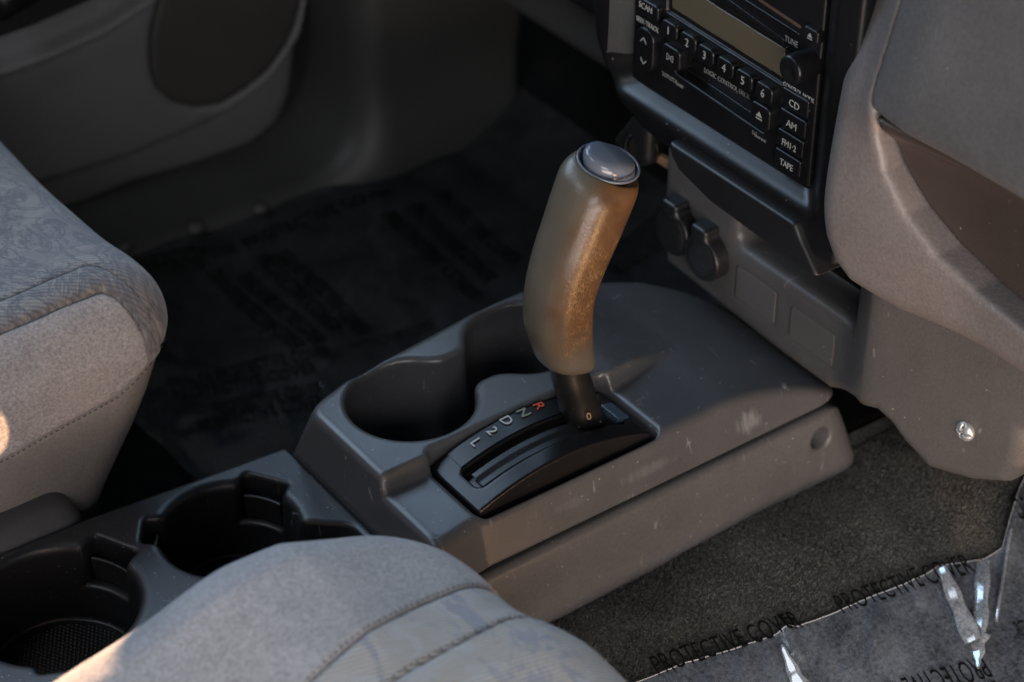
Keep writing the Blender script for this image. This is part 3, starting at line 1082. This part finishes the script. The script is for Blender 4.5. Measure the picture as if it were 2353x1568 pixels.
sdf('tray', rc_f, (-0.53, -0.085, -0.135), (-0.165, 0.170, -0.028), 0.0019, M['rear'], rc)
for cx, cy, ang, rad, hw in ((-0.252, 0.083, R(33), 0.0600, 0.0155), (-0.252, 0.083, R(146), 0.0615, 0.0105), (-0.389, 0.086, R(26), 0.0710, 0.0165)):
    def flap(x, y, z, cx=cx, cy=cy, ang=ang, rad=rad, hw=hw):
        rr = np.hypot(x - cx, y - cy)
        ca, sa = math.cos(ang), math.sin(ang)
        v = -(x - cx) * sa + (y - cy) * ca
        u = (x - cx) * ca + (y - cy) * sa
        d = smax(np.abs(rr - (rad - 0.009) + (z - RZ) * 0.12) - 0.0016, np.abs(v) - hw, 0.001)
        d = smax(d, np.abs(z - (RZ - 0.024)) - 0.011, 0.001)
        return smax(d, -u, 0.001)
    c = np.array([cx, cy, RZ - 0.02]) + np.array([math.cos(ang), math.sin(ang), 0]) * (rad - 0.01)
    sdf('grip_flap', flap, c - 0.025, c + 0.025, 0.0013, M['rear'], rc)
# rubber mats with pimples
pts, fcs = [], []
for cx, cy, rad in ((-0.389, 0.086, 0.052), (-0.252, 0.083, 0.043)):
    V, F_ = [], []
    nseg = 48
    V.append((cx, cy, RZ - 0.0655))
    for i in range(nseg):
        a = 2 * math.pi * i / nseg
        V.append((cx + rad * math.cos(a), cy + rad * math.sin(a), RZ - 0.0655))
    for i in range(nseg):
        F_.append((0, 1 + i, 1 + (i + 1) % nseg))
    s = 0.0034
    m_ = int(rad / s) + 1
    for i in range(-m_, m_):
        for j in range(-m_, m_):
            x_, y_ = (i + 0.5 * (j % 2)) * s, j * s * 0.866
            if math.hypot(x_, y_) < rad - 0.003:
                b0 = len(V)
                for q in range(6):
                    a = math.pi / 3 * q
                    V.append((cx + x_ + 0.0012 * math.cos(a), cy + y_ + 0.0012 * math.sin(a), RZ - 0.0655))
                V.append((cx + x_, cy + y_, RZ - 0.0645))
                F_ += [(b0 + q, b0 + (q + 1) % 6, b0 + 6) for q in range(6)]
    mk('rubber_mat', V, F_, M['black'], rc)

# ================================================================== DASHBOARD
dash = root('dashboard', (0.25, 0.0, 0.0), 'grey dashboard with black centre bezel, glove box and lower trim panel', 'dashboard')
RX = 0.145            # plane of the radio face
LIPX = 0.134


def bezel_f(x, y, z):
    out = poly2(y, z, [(0.172, 0.60), (0.169, 0.25), (0.162, 0.205), (0.152, 0.184), (0.132, 0.163), (0.10, 0.152), (0.05, 0.149),
                       (-0.092, 0.140), (-0.105, 0.142), (-0.112, 0.60)]) - 0.003
    d = rextr(out, LIPX - x, 0.005)
    d = smax(d, x - 0.215, 0.004)
    # opening: shallow reveal on the left and a shelf along the bottom
    t = np.clip(RX + 0.004 - x, 0, 0.1)
    left = y - (0.1335 + t * 1.45)
    bot = (0.1800 - t * 0.64) - z
    right = (-0.0665 - t * 1.3) - y
    op = smax(smax(left, bot, 0.022), right, 0.010)
    op = smax(op, z - 0.345, 0.006)
    op = smax(op, x - 0.20, 0.003)
    return smax(d, -op, 0.006) * 0.9


sdf('centre_bezel', bezel_f, (0.115, -0.12, 0.115), (0.225, 0.19, 0.50), 0.002, M['blacksat'], dash)


def drawer_f(x, y, z):
    pl = [(0.066, 0.160), (0.063, 0.150), (0.053, 0.141), (0.017, 0.1325), (-0.094, 0.1265), (-0.099, 0.130), (-0.080, 0.1495), (-0.072, 0.160)]
    return rextr(poly2(y, z, pl), np.abs(x - 0.169) - 0.041, 0.003)


sdf('ashtray_lip', drawer_f, (0.115, -0.10, 0.10), (0.21, 0.085, 0.16), 0.0019, M['black'], dash)

LPX = 0.188
low_pts = [(0.137, 0.16), (0.136, 0.03), (0.131, -0.006), (0.0, -0.014), (-0.075, -0.012), (-0.098, -0.018), (-0.122, -0.036), (-0.148, -0.052),
           (-0.30, 0.12), (-0.30, 0.16)]
def low_x(y):
    return LPX - 0.020 * sstep(-0.066, -0.125, np.asarray(y, float)) + 0.42 * np.clip(-0.115 - y, 0, None)


_pts = []
for px_, py_ in ((1900, 888), (1960, 912), (2010, 938), (2045, 970), (2075, 1012), (2130, 1072), (2220, 1098), (2300, 1104), (2326, 1075), (2336, 1020), (2340, 985), (2420, 960)):
    xx_ = 0.18
    for _ in range(12):
        pp_ = P(px_, py_, x=xx_)
        xx_ = float(low_x(pp_[1]))
    _pts.append((pp_[1], pp_[2]))
low_pts = low_pts[:4] + _pts + [(_pts[-1][0], 0.16)]



def lower_f(x, y, z):
    d2 = poly2(y, z, low_pts) - 0.004
    face = low_x(y)
    d = rextr(d2, face - x, 0.010)
    d = smax(d, x - (low_x(y) + 0.07), 0.004)
    pk = smax(smax(smax(y - 0.050, -0.088 - y, 0.015), 0.054 - z, 0.012), x - 0.222, 0.01)
    d = smax(d, -pk, 0.011)
    for a in (((-0.0, 0.046), (0.007, 0.0365)), ((-0.066, -0.0175), (0.005, 0.0345))):
        (y0, y1), (z0, z1) = a
        g = np.abs(box2(y, z, (y0 + y1) / 2, (z0 + z1) / 2, (y1 - y0) / 2 + 0.0012, (z1 - z0) / 2 + 0.0006, 0.003)) - 0.0006
        d = smax(d, -smax(g, np.abs(x - LPX) - 0.0012, 0.0005), 0.0006)
    return d * 0.9


lp = sdf('lower_panel', lower_f, (0.155, -0.315, -0.085), (0.31, 0.15, 0.165), 0.0019, M['lower'], dash)
for (y0, y1), (z0, z1) in (((0.0, 0.046), (0.007, 0.0365)), ((-0.066, -0.0175), (0.005, 0.0345))):
    sdf('blank_plate', lambda x, y, z: rextr(box2(y, z, (y0 + y1) / 2, (z0 + z1) / 2, (y1 - y0) / 2, (z1 - z0) / 2, 0.0022), np.abs(x - LPX) - 0.0007, 0.0005),
        (LPX - 0.004, y0 - 0.004, z0 - 0.004), (LPX + 0.004, y1 + 0.004, z1 + 0.004), 0.0009, M['plate'], lp)
for px, py in ((1553, 532), (1620, 590)):
    c = P(px, py, x=LPX - 0.008)

    def cap(x, y, z, c=c):
        rr = np.hypot(y - c[1], z - c[2])
        d = smax(rr - 0.0200, np.abs(x - (LPX - 0.004)) - 0.010, 0.004)
        d = smax(d, -smax(np.abs(rr - 0.0165) - 0.0012, x - (LPX - 0.0125), 0.001), 0.001)
        hinge = box3(x, y, z, (LPX - 0.006, c[1] + 0.003, c[2] + 0.022), (0.009, 0.009, 0.006), 0.003)
        return smin(d, hinge, 0.004)
    sdf('power_outlet_cap', cap, c - 0.034, c + 0.034, 0.0014, M['black'], lp)
c = P(2218, 990, x=0.20)
for _ in range(10):
    c = P(2218, 990, x=float(low_x(c[1])) - 0.001)
sdf('screw', lambda x, y, z: smax(np.sqrt((y - c[1]) ** 2 + (z - c[2]) ** 2 + ((x - c[0]) * 1.6) ** 2) - 0.0080,
                                  -smax(np.minimum(np.abs(y - c[1]), np.abs(z - c[2])) - 0.0009, x - c[0] + 0.002, 0.001), 0.001),
    c - 0.014, c + 0.014, 0.0009, M['screw'], lp)

# ---- passenger side of the dash
GX = 0.118
GB = [(-0.147, 0.286), (-0.148, 0.270), (-0.156, 0.246), (-0.174, 0.220), (-0.198, 0.199), (-0.228, 0.185), (-0.28, 0.175), (-0.60, 0.170), (-0.60, 0.288)]


def pdash_f(x, y, z):
    d2 = poly2(y, z, [(-0.086, 0.62), (-0.094, 0.34), (-0.0985, 0.24), (-0.100, 0.170), (-0.106, 0.148), (-0.122, 0.134), (-0.16, 0.128), (-0.62, 0.130), (-0.62, 0.62)])
    face = GX + 0.010 - 0.012 * sstep(0.13, 0.20, z) + 0.05 * sstep(-0.150, -0.104, y) * sstep(0.20, 0.36, z) * 0.35 + 0.22 * np.maximum(z - 0.285, 0)
    face = face - 0.012 * sstep(-0.125, -0.19, y) * sstep(0.26, 0.30, z)
    face = face + 0.024 * sstep(-0.105, -0.235, y) * sstep(0.31, 0.25, z)
    d = rextr(d2 - 0.002, face - x, 0.024)
    d = smax(d, x - 0.30, 0.01)
    g = poly2(y, z, GB)
    d = smax(d, -smax(g - 0.0018, x - 0.185, 0.002), 0.006)
    return d * 0.9


def pad_edge(y, z):
    return smax(0.2880 - z, y + 0.1400 + 0.06 * (z - 0.29), 0.010)


sdf('glove_box_surround', lambda x, y, z: smax(pdash_f(x, y, z), -pad_edge(y, z), 0.002), (0.09, -0.50, 0.11), (0.31, -0.075, 0.56), 0.0026, M['dash'], dash)
sdf('upper_pad', lambda x, y, z: smax(pdash_f(x, y, z), pad_edge(y, z) + 0.0004, 0.002), (0.09, -0.50, 0.27), (0.36, -0.075, 0.56), 0.0026, M['upperpad_shaded'], dash)


def glove_f(x, y, z):
    g = poly2(y, z, GB) + 0.0016
    face = GX + 0.006 + (0.286 - z) * 0.16 + 0.020 * sstep(-0.105, -0.235, y) * sstep(0.31, 0.25, z) - 0.010 * sstep(0.262, 0.280, z)
    return smax(rextr(g, face - x, 0.004), x - 0.18, 0.002)


sdf('glove_box_door', glove_f, (0.10, -0.50, 0.17), (0.19, -0.135, 0.30), 0.0024, M['glove'], dash)

# ---- driver side knee panel and the dark mass of the dash above it
def knee_f(x, y, z):
    d = box3(x, y, z, (0.42, 0.42, 0.25), (0.13, 0.245, 0.215), 0.02)
    return d


sdf('knee_panel', knee_f, (0.27, 0.16, 0.01), (0.57, 0.68, 0.50), 0.007, M['kick'], dash)
sdf('column_shroud', lambda x, y, z: box3(x, y, z, (0.36, 0.40, 0.32), (0.12, 0.17, 0.21), 0.04), (0.22, 0.21, 0.09), (0.50, 0.59, 0.56), 0.008, M['black'], dash)
# hidden mass behind the centre stack closes the footwell
sdf('centre_support', lambda x, y, z: box3(x, y, z, (0.30, 0.04, 0.16), (0.080, 0.125, 0.155), 0.01), (0.20, -0.10, -0.01), (0.40, 0.18, 0.33), 0.008, M['carpetdark'], dash)
# key-lock style knob under the bezel's left corner
kb = P(1482, 335, x=0.195)
kx = np.array([-0.80, -0.42, 0.10])
kx /= np.linalg.norm(kx)


def keyknob(x, y, z):
    q = np.stack([x - kb[0], y - kb[1], z - kb[2]], -1)
    t = q @ kx
    rr = np.sqrt(np.maximum((q * q).sum(-1) - t * t, 0))
    d = smax(rr - 0.0150, np.abs(t) - 0.009, 0.003)
    return smax(d, -smax(np.abs(rr - 0.0122) - 0.0010, 0.005 - t, 0.001), 0.001)


sdf('pull_knob', keyknob, kb - 0.024, kb + 0.024, 0.0013, M['shaft'], dash)
sdf('bracket', lambda x, y, z: smax(box3(x, y, z, (0.205, 0.180, 0.110), (0.02, 0.022, 0.040), 0.006), (z - 0.10) * 0.7 - (0.185 - y), 0.004) , (0.17, 0.14, 0.06), (0.24, 0.22, 0.17), 0.003, M['black'], dash)
p = P(1522, 366, x=0.20)
sdf('cable_tag', lambda x, y, z: box3(x, y, z, p, (0.003, 0.011, 0.004), 0.001), p - 0.02, p + 0.02, 0.0014, M['tan'], dash)

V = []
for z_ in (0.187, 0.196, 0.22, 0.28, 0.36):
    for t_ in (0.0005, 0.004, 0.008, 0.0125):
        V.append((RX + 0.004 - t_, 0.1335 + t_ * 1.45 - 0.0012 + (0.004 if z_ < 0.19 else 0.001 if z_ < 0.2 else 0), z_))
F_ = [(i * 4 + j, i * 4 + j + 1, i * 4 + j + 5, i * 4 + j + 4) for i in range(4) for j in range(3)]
mk('reveal_sheen_strip', V, F_, M['kick'], dash)  # grey strip added on the bezel wall in place of its warm reflection

# ================================================================== RADIO
rad = root('car_radio', (RX + 0.05, 0.03, 0.17), 'black cassette and disc car radio with a brownish blank display', 'car radio')
YL, YR_, ZB, ZT = 0.132, -0.066, 0.1780, 0.345


def q(px, py, x=RX):
    return P(px, py, x=x)


tape = [q(*p) for p in ((1578, 128), (1760, 255), (1752, 300), (1555, 165))]
disp = [q(*p) for p in ((1533, -30), (1533, 25), (1800, 195), (1806, 110), (1560, -45))]
cdp = [q(*p) for p in ((1690, -5), (1845, 95), (1838, 112), (1655, -5))]


def face_f(x, y, z):
    d = box3(x, y, z, (RX + 0.03, (YL + YR_) / 2, (ZB + ZT) / 2), (0.03, (YL - YR_) / 2, (ZT - ZB) / 2), 0.0025)
    tp = smax(poly2(y, z, [(c_[1], c_[2]) for c_ in tape]) - 0.002, x - (RX + 0.011), 0.001)
    d = smax(d, -tp, 0.0016)
    dp = smax(poly2(y, z, [(c_[1], c_[2]) for c_ in disp]) - 0.001, x - (RX + 0.0025), 0.001)
    d = smax(d, -dp, 0.0012)
    # raised outline round the main block
    e = q(1785, 370)
    gr = smax(np.abs(y - (e[1] - 0.0005)) - 0.0006, np.abs(z - 0.23) - 0.042, 0.0005)
    d = smax(d, -smax(gr, x - (RX + 0.0015), 0.0004), 0.0004)
    return d


sdf('face', face_f, (RX - 0.004, YR_ - 0.006, ZB - 0.006), (RX + 0.065, YL + 0.006, ZT + 0.006), 0.00125, M['blacksat'], rad)
sdf('display', lambda x, y, z: rextr(poly2(y, z, [(c_[1], c_[2]) for c_ in disp]) + 0.003, np.abs(x - (RX + 0.003)) - 0.0012, 0.0004),
    (RX - 0.002, -0.06, 0.20), (RX + 0.008, 0.10, 0.31), 0.0014, M['lcd'], rad)
# glossy moulding over the display, disc slot
g0, g1 = q(1650, -18), q(1801, 92)
g2 = q(1808, 110)


def bar(name, a, b, r, mat, dx=0.0, flat=1.0):
    a, b = np.array(a, float), np.array(b, float)
    a, b = a + (dx, 0, 0), b + (dx, 0, 0)

    def f(x, y, z):
        p_ = np.stack([x, y, z], -1) - a
        e = b - a
        t = np.clip((p_ @ e) / (e @ e), 0, 1)
        d_ = p_ - t[..., None] * e
        return np.sqrt((d_[..., 0] / flat) ** 2 + d_[..., 1] ** 2 + d_[..., 2] ** 2) * min(1, flat) - r
    lo_, hi_ = np.minimum(a, b) - r * 2 - 0.002, np.maximum(a, b) + r * 2 + 0.002
    return sdf(name, f, lo_, hi_, max(r * 0.5, 0.0006), mat, rad)


bar('display_moulding', g0, g1, 0.0018, M['gloss'])
bar('display_moulding', g1, g2, 0.0017, M['gloss'])
bar('disc_slot_felt', q(1745, 0), q(1838, 62), 0.0017, M['brown'], 0.001)
bar('disc_slot_edge', q(1712, 0), q(1835, 78), 0.0011, M['gloss'])

RT, UP = (0, -1, 0), (0, 0, 1)


def button(name, px, py, hw, hh, rr, depth=0.0045, mat='blacksat'):
    c_ = q(px, py, RX - depth)
    o_ = sdf(name, lambda x, y, z: rextr(box2(y, z, c_[1], c_[2], hw, hh, rr), np.abs(x - RX) - depth, 0.0016),
             (RX - depth - 0.002, c_[1] - hw - 0.002, c_[2] - hh - 0.002), (RX + depth + 0.002, c_[1] + hw + 0.002, c_[2] + hh + 0.002), 0.00075, M[mat], rad)
    return o_, np.array([RX - depth - 0.0004, c_[1], c_[2]])


for i, (px, py) in enumerate(((1536, 71), (1579, 99), (1619, 128), (1664, 157), (1707, 186), (1753, 215))):
    b_, c_ = button('preset_button', px, py, 0.0090, 0.0068, 0.0042)
    text('preset_number', str(i + 1), 0.0092, c_, RT, UP, M['printradio'], b_, sx=0.85)
b_, c_ = button('scan_button', 1487, 22, 0.0122, 0.0062, 0.003)
text('button_text', 'SCAN', 0.0070, c_ + np.array([0, 0.0015, 0.001]), RT, UP, M['printradio'], b_, sx=0.85)
text('printed_text', 'SEEK·TRACK', 0.0058, q(1489, 56) - np.array([0.0006, 0, 0]), RT, UP, M['printradio'], rad, sx=0.80)
b_, c_ = button('seek_rocker', 1480, 115, 0.0100, 0.0175, 0.0085)
for py, sg in ((94, 1), (141, -1)):
    t_ = q(1478, py, RX - 0.005)
    for s_ in (-1, 1):
        a_, e_ = t_ + np.array([0, 0, 0.0022 * sg]), t_ + np.array([0, 0.0034 * s_, -0.0014 * sg])
        w_ = np.array([0, 0, 0.0007])
        mk('arrow_mark', [a_ - w_, a_ + w_, e_ + w_, e_ - w_, a_ - w_ + (0.0003, 0, 0), a_ + w_ + (0.0003, 0, 0), e_ + w_ + (0.0003, 0, 0), e_ - w_ + (0.0003, 0, 0)],
           [(0, 1, 2, 3), (7, 6, 5, 4), (0, 3, 7, 4), (1, 5, 6, 2)], M['printradio'], b_, False)


def double_d(cx, size, mat, par):
    """two facing D outlines"""
    for s_ in (-1, 1):
        V, F_ = [], []
        prof = [(0.06, -0.5), (0.06, 0.5)] + [(0.06 + 0.62 * math.sin(a), 0.5 * math.cos(a)) for a in np.linspace(0.25, math.pi - 0.25, 7)]
        inner = [(0.17, -0.34), (0.17, 0.34)] + [(0.15 + 0.38 * math.sin(a), 0.36 * math.cos(a)) for a in np.linspace(0.25, math.pi - 0.25, 7)]
        n_ = len(prof)
        for pr_ in (prof, inner):
            for u_, v_ in pr_:
                u_ = (0.74 - u_) if True else u_
                V.append((cx[0], cx[1] + s_ * u_ * size, cx[2] + v_ * size))
        for i in range(n_):
            j = (i + 1) % n_
            F_.append((i, j, n_ + j, n_ + i))
        mk('double_d_mark', V, F_, M[mat], par, False)


b_, c_ = button('noise_reduction_button', 1540, 133, 0.0102, 0.0088, 0.0042)
double_d(c_, 0.0055, 'printradio', b_)
text('printed_text', 'TOYOTA', 0.0048, q(1540, 179) - np.array([0.0006, 0, 0]), RT, UP, M['printdim'], rad, sx=0.9)
text('printed_text', 'A56823', 0.0034, q(1563, 196) - np.array([0.0006, 0, 0]), RT, UP, M['printdim'], rad, sx=0.8)
text('printed_text', 'LOGIC CONTROL DECK', 0.0056, q(1671, 192, RX + 0.009) - np.array([0.0004, 0, 0]), RT, UP, M['printdim'], rad, sx=0.82)
b_, c_ = button('eject_button', 1745, 268, 0.0100, 0.0092, 0.0038)
b2, c2 = button('disc_eject_button', 1862, 82, 0.0070, 0.0050, 0.002)
for b_, c_, s_ in ((b_, c_, 1.0), (b2, c2 - np.array([0, 0, 0.001]), 0.75)):
    e = 0.0033 * s_
    mk('eject_mark', [c_ + (0, e, -0.0002), c_ + (0, -e, -0.0002), c_ + (0, 0, e * 1.25)], [(0, 1, 2)], M['printradio'], b_, False)
    mk('eject_mark', [c_ + (0, e, -0.0008 * s_ - 0.0004), c_ + (0, e, -0.0024 * s_), c_ + (0, -e, -0.0024 * s_), c_ + (0, -e, -0.0008 * s_ - 0.0004)], [(0, 1, 2, 3)], M['printradio'], b_, False)
double_d(q(1735, 306) - np.array([0.0006, 0, 0]), 0.0036, 'printdim', rad)
text('printed_text', 'DOLBY B NR', 0.0028, q(1748, 318) - np.array([0.0006, 0, 0.0]), RT, UP, M['printdim'], rad, sx=0.75)
text('printed_text', 'TUNE', 0.0062, q(1820, 96) - np.array([0.0006, 0, 0]), RT, UP, M['printradio'], rad, sx=0.82)
kc = q(1812, 163, RX - 0.020)


def tune_f(x, y, z):
    rr = np.hypot(y - kc[1], z - kc[2])
    d = smax(rr - 0.0100 - 0.0006 * np.clip((x - RX) / 0.02, -1, 0) * -1, np.abs(x - RX) - 0.020, 0.003)
    dim = np.sqrt((x - (RX - 0.0235)) ** 2 + (y - kc[1] + 0.001) ** 2 + (z - kc[2] + 0.002) ** 2) - 0.0052
    return smax(d, -dim, 0.002)


sdf('tune_knob', tune_f, (RX - 0.024, kc[1] - 0.016, kc[2] - 0.016), (RX + 0.022, kc[1] + 0.016, kc[2] + 0.016), 0.0008, M['blacksat'], rad)
for s_, px, py in (('CD', 1825, 243), ('AM', 1819, 290), ('FM1·2', 1813, 336), ('TAPE', 1807, 381)):
    b_, c_ = button('source_button', px + 1, py - 6, 0.0132, 0.0068, 0.0012, 0.0035)
    text('button_text', s_, 0.0078 if len(s_) < 4 else 0.0072, c_ - np.array([0, 0, 0.0016]), RT, UP, M['printradio'], b_, sx=0.95 if len(s_) < 4 else 0.82)
text('printed_text', 'CONTROL MODE', 0.0048, q(1836, 212) - np.array([0.0006, 0, 0]), RT, UP, M['printradio'], rad, sx=0.82)

# ================================================================== PASSENGER FLOOR FILM
pf = root('floor_film', (0.15, -0.25, -0.16), 'clear printed protective film on grey carpet in the front corner', 'floor film')


def pz(u, v):
    fall = sstep(0.0, 1.0, np.clip((-0.085 - v) / 0.40, 0, 1)) * 0.085
    return -0.113 - fall + np.clip(u - 0.36, 0, None) ** 1.3 * 0.9 + 0.004 * vnoise(u * 9 + 5, v * 9 + 8, 3, 2)


edge_px = ((1380, 1600), (1480, 1566), (1570, 1528), (1700, 1490), (1825, 1446), (1920, 1410), (2010, 1370), (2110, 1335), (2160, 1302), (2262, 1287), (2302, 1262), (2322, 1190), (2344, 1120), (2400, 1000))
ED = []
for px, py in edge_px:
    p = P(px, py, z=-0.13)
    for _ in range(12):
        p = P(px, py, z=float(pz(np.array([p[0]]), np.array([p[1]]))[0]) + 0.006)
    ED.append(p)
ED = np.array(ED)
# strip grid: s along the edge, t away from it towards the door
def film_pt(s, t):
    k = np.arange(len(ED))
    ex, ey = np.interp(s, k, ED[:, 0]), np.interp(s, k, ED[:, 1])
    x = ex + t * 0.22
    y = ey - t * 0.95
    return x, y


w1 = np.array([P(2188, 1300, z=-0.14), P(2215, 1400, z=-0.14), P(2240, 1500, z=-0.15)])


def pfilm_z(x, y):
    z = pz(x, y) + 0.0065 + 0.0022 * vnoise(x * 8, y * 8, 31, 1) + 0.0016 * np.abs(vnoise((x + y) * 14, (x - y) * 34, 37, 2)) ** 1.5
    # stiff fold standing up from the sheet
    def fold(ax, ay, bx, by, hgt, wid):
        ex, ey = bx - ax, by - ay
        L2 = ex * ex + ey * ey
        t = ((x - ax) * ex + (y - ay) * ey) / L2
        dd = np.abs((x - ax) * ey - (y - ay) * ex) / math.sqrt(L2)
        w = wid * (1 - 0.45 * np.clip(t, 0, 1))
        return hgt * (1 - sstep(0.0, 1.0, dd / w)) * sstep(-0.15, 0.02, t) * sstep(1.05, 0.75, t) * (1 - 0.5 * np.clip(t, 0, 1))
    for p0, p1, h_, w_ in (((2325, 1200), (2290, 1440), 0.003, 0.008),
                           ((1795, 1480), (1835, 1580), 0.006, 0.012), ((2095, 1350), (2118, 1450), 0.0022, 0.012)):
        a, b = P(*p0, z=-0.135), P(*p1, z=-0.145)
        z = z + fold(a[0], a[1], b[0], b[1], h_, w_)
    return z


def pfilm(u, v):
    x, y = film_pt(u, v)
    return x, y, pfilm_z(x, y)


heightsheet('film_sheet', pfilm, 0, len(ED) - 1, 0.0, 0.30, 620, 260, M['film'], pf)
# stiff V-shaped crease standing off the sheet, its facets turned to the side glass
GLASS = np.array([-0.35, 1.32, 1.20])
for (p0, p1, w0, w1, lift) in (((2163, 1304), (2234, 1474), 0.0036, 0.0062, 0.004), ((2257, 1288), (2246, 1470), 0.0046, 0.0050, 0.004),
                               ((2239, 1462), (2248, 1538), 0.0078, 0.0004, 0.003), ((1796, 1482), (1836, 1575), 0.0008, 0.0058, 0.003), ((2322, 1215), (2288, 1430), 0.0010, 0.0010, 0.003)):
    A_ = P(*p0, z=-0.130)
    A_ = P(*p0, z=float(pfilm_z(A_[:1], A_[1:2])[0]) + lift)
    B_ = P(*p1, z=-0.140)
    B_ = P(*p1, z=float(pfilm_z(B_[:1], B_[1:2])[0]) + lift)
    c_ = (A_ + B_) / 2
    v_, l_ = CAM - c_, GLASS - c_
    n_ = v_ / np.linalg.norm(v_) + l_ / np.linalg.norm(l_)
    n_ /= np.linalg.norm(n_)
    d_ = (B_ - A_) / np.linalg.norm(B_ - A_)
    s_ = np.cross(n_, d_)
    s_ /= np.linalg.norm(s_)
    V, F_ = [], []
    nseg = 20
    for i in range(nseg + 1):
        t_ = i / nseg
        m_ = A_ + (B_ - A_) * t_ + n_ * 0.0004 * math.sin(t_ * 9.0)
        w_ = (w0 + (w1 - w0) * t_) * (1 + 0.12 * math.sin(t_ * 14.0 + w0 * 900))
        for e_ in (-1.25, -1.0, -0.5, 0.0, 0.5, 1.0, 1.25):
            # edges curl back down into the sheet
            V.append(m_ + s_ * e_ * w_ - n_ * (0.0 if abs(e_) < 1.1 else w_ * 0.5))
    F_ = [(i * 7 + j, i * 7 + j + 7, i * 7 + j + 8, i * 7 + j + 1) for i in range(nseg) for j in range(6)]
    q0, q1, q2 = np.array(V[2]), np.array(V[9]), np.array(V[3])
    if np.cross(q1 - q0, q2 - q0) @ n_ < 0:
        F_ = [f_[::-1] for f_ in F_]
    mk('film_crease', V, F_, M['filmfold'], pf)
SE = np.linspace(0, len(ED) - 1, 260)
ex_, ey_ = film_pt(SE, 0 * SE)
ez_ = pfilm_z(ex_, ey_)
V = []
for i in range(len(SE)):
    for a_ in range(4):
        V.append((ex_[i], ey_[i] + 0.0005 * math.cos(a_ * math.pi / 2), ez_[i] + 0.0005 * math.sin(a_ * math.pi / 2)))
F_ = [(i * 4 + j, i * 4 + (j + 1) % 4, i * 4 + 4 + (j + 1) % 4, i * 4 + 4 + j) for i in range(len(SE) - 1) for j in range(4)]
mk('cut_edge', V, F_, M['filmedge'], pf)
for s, a, b in ((PC, (1500, 1566), (1832, 1452)), (PC, (1922, 1418), (2228, 1302)), (PC, (2275, 1490), (1960, 1600)), ('DEALER', (2310, 1530), (2150, 1600)),
                (PC, (2345, 1420), (2420, 1400)), ('DEALER', (2330, 1200), (2420, 1170))):
    film_text(s, a, b, pf, -0.125, M['printblack'], pfilm_z)
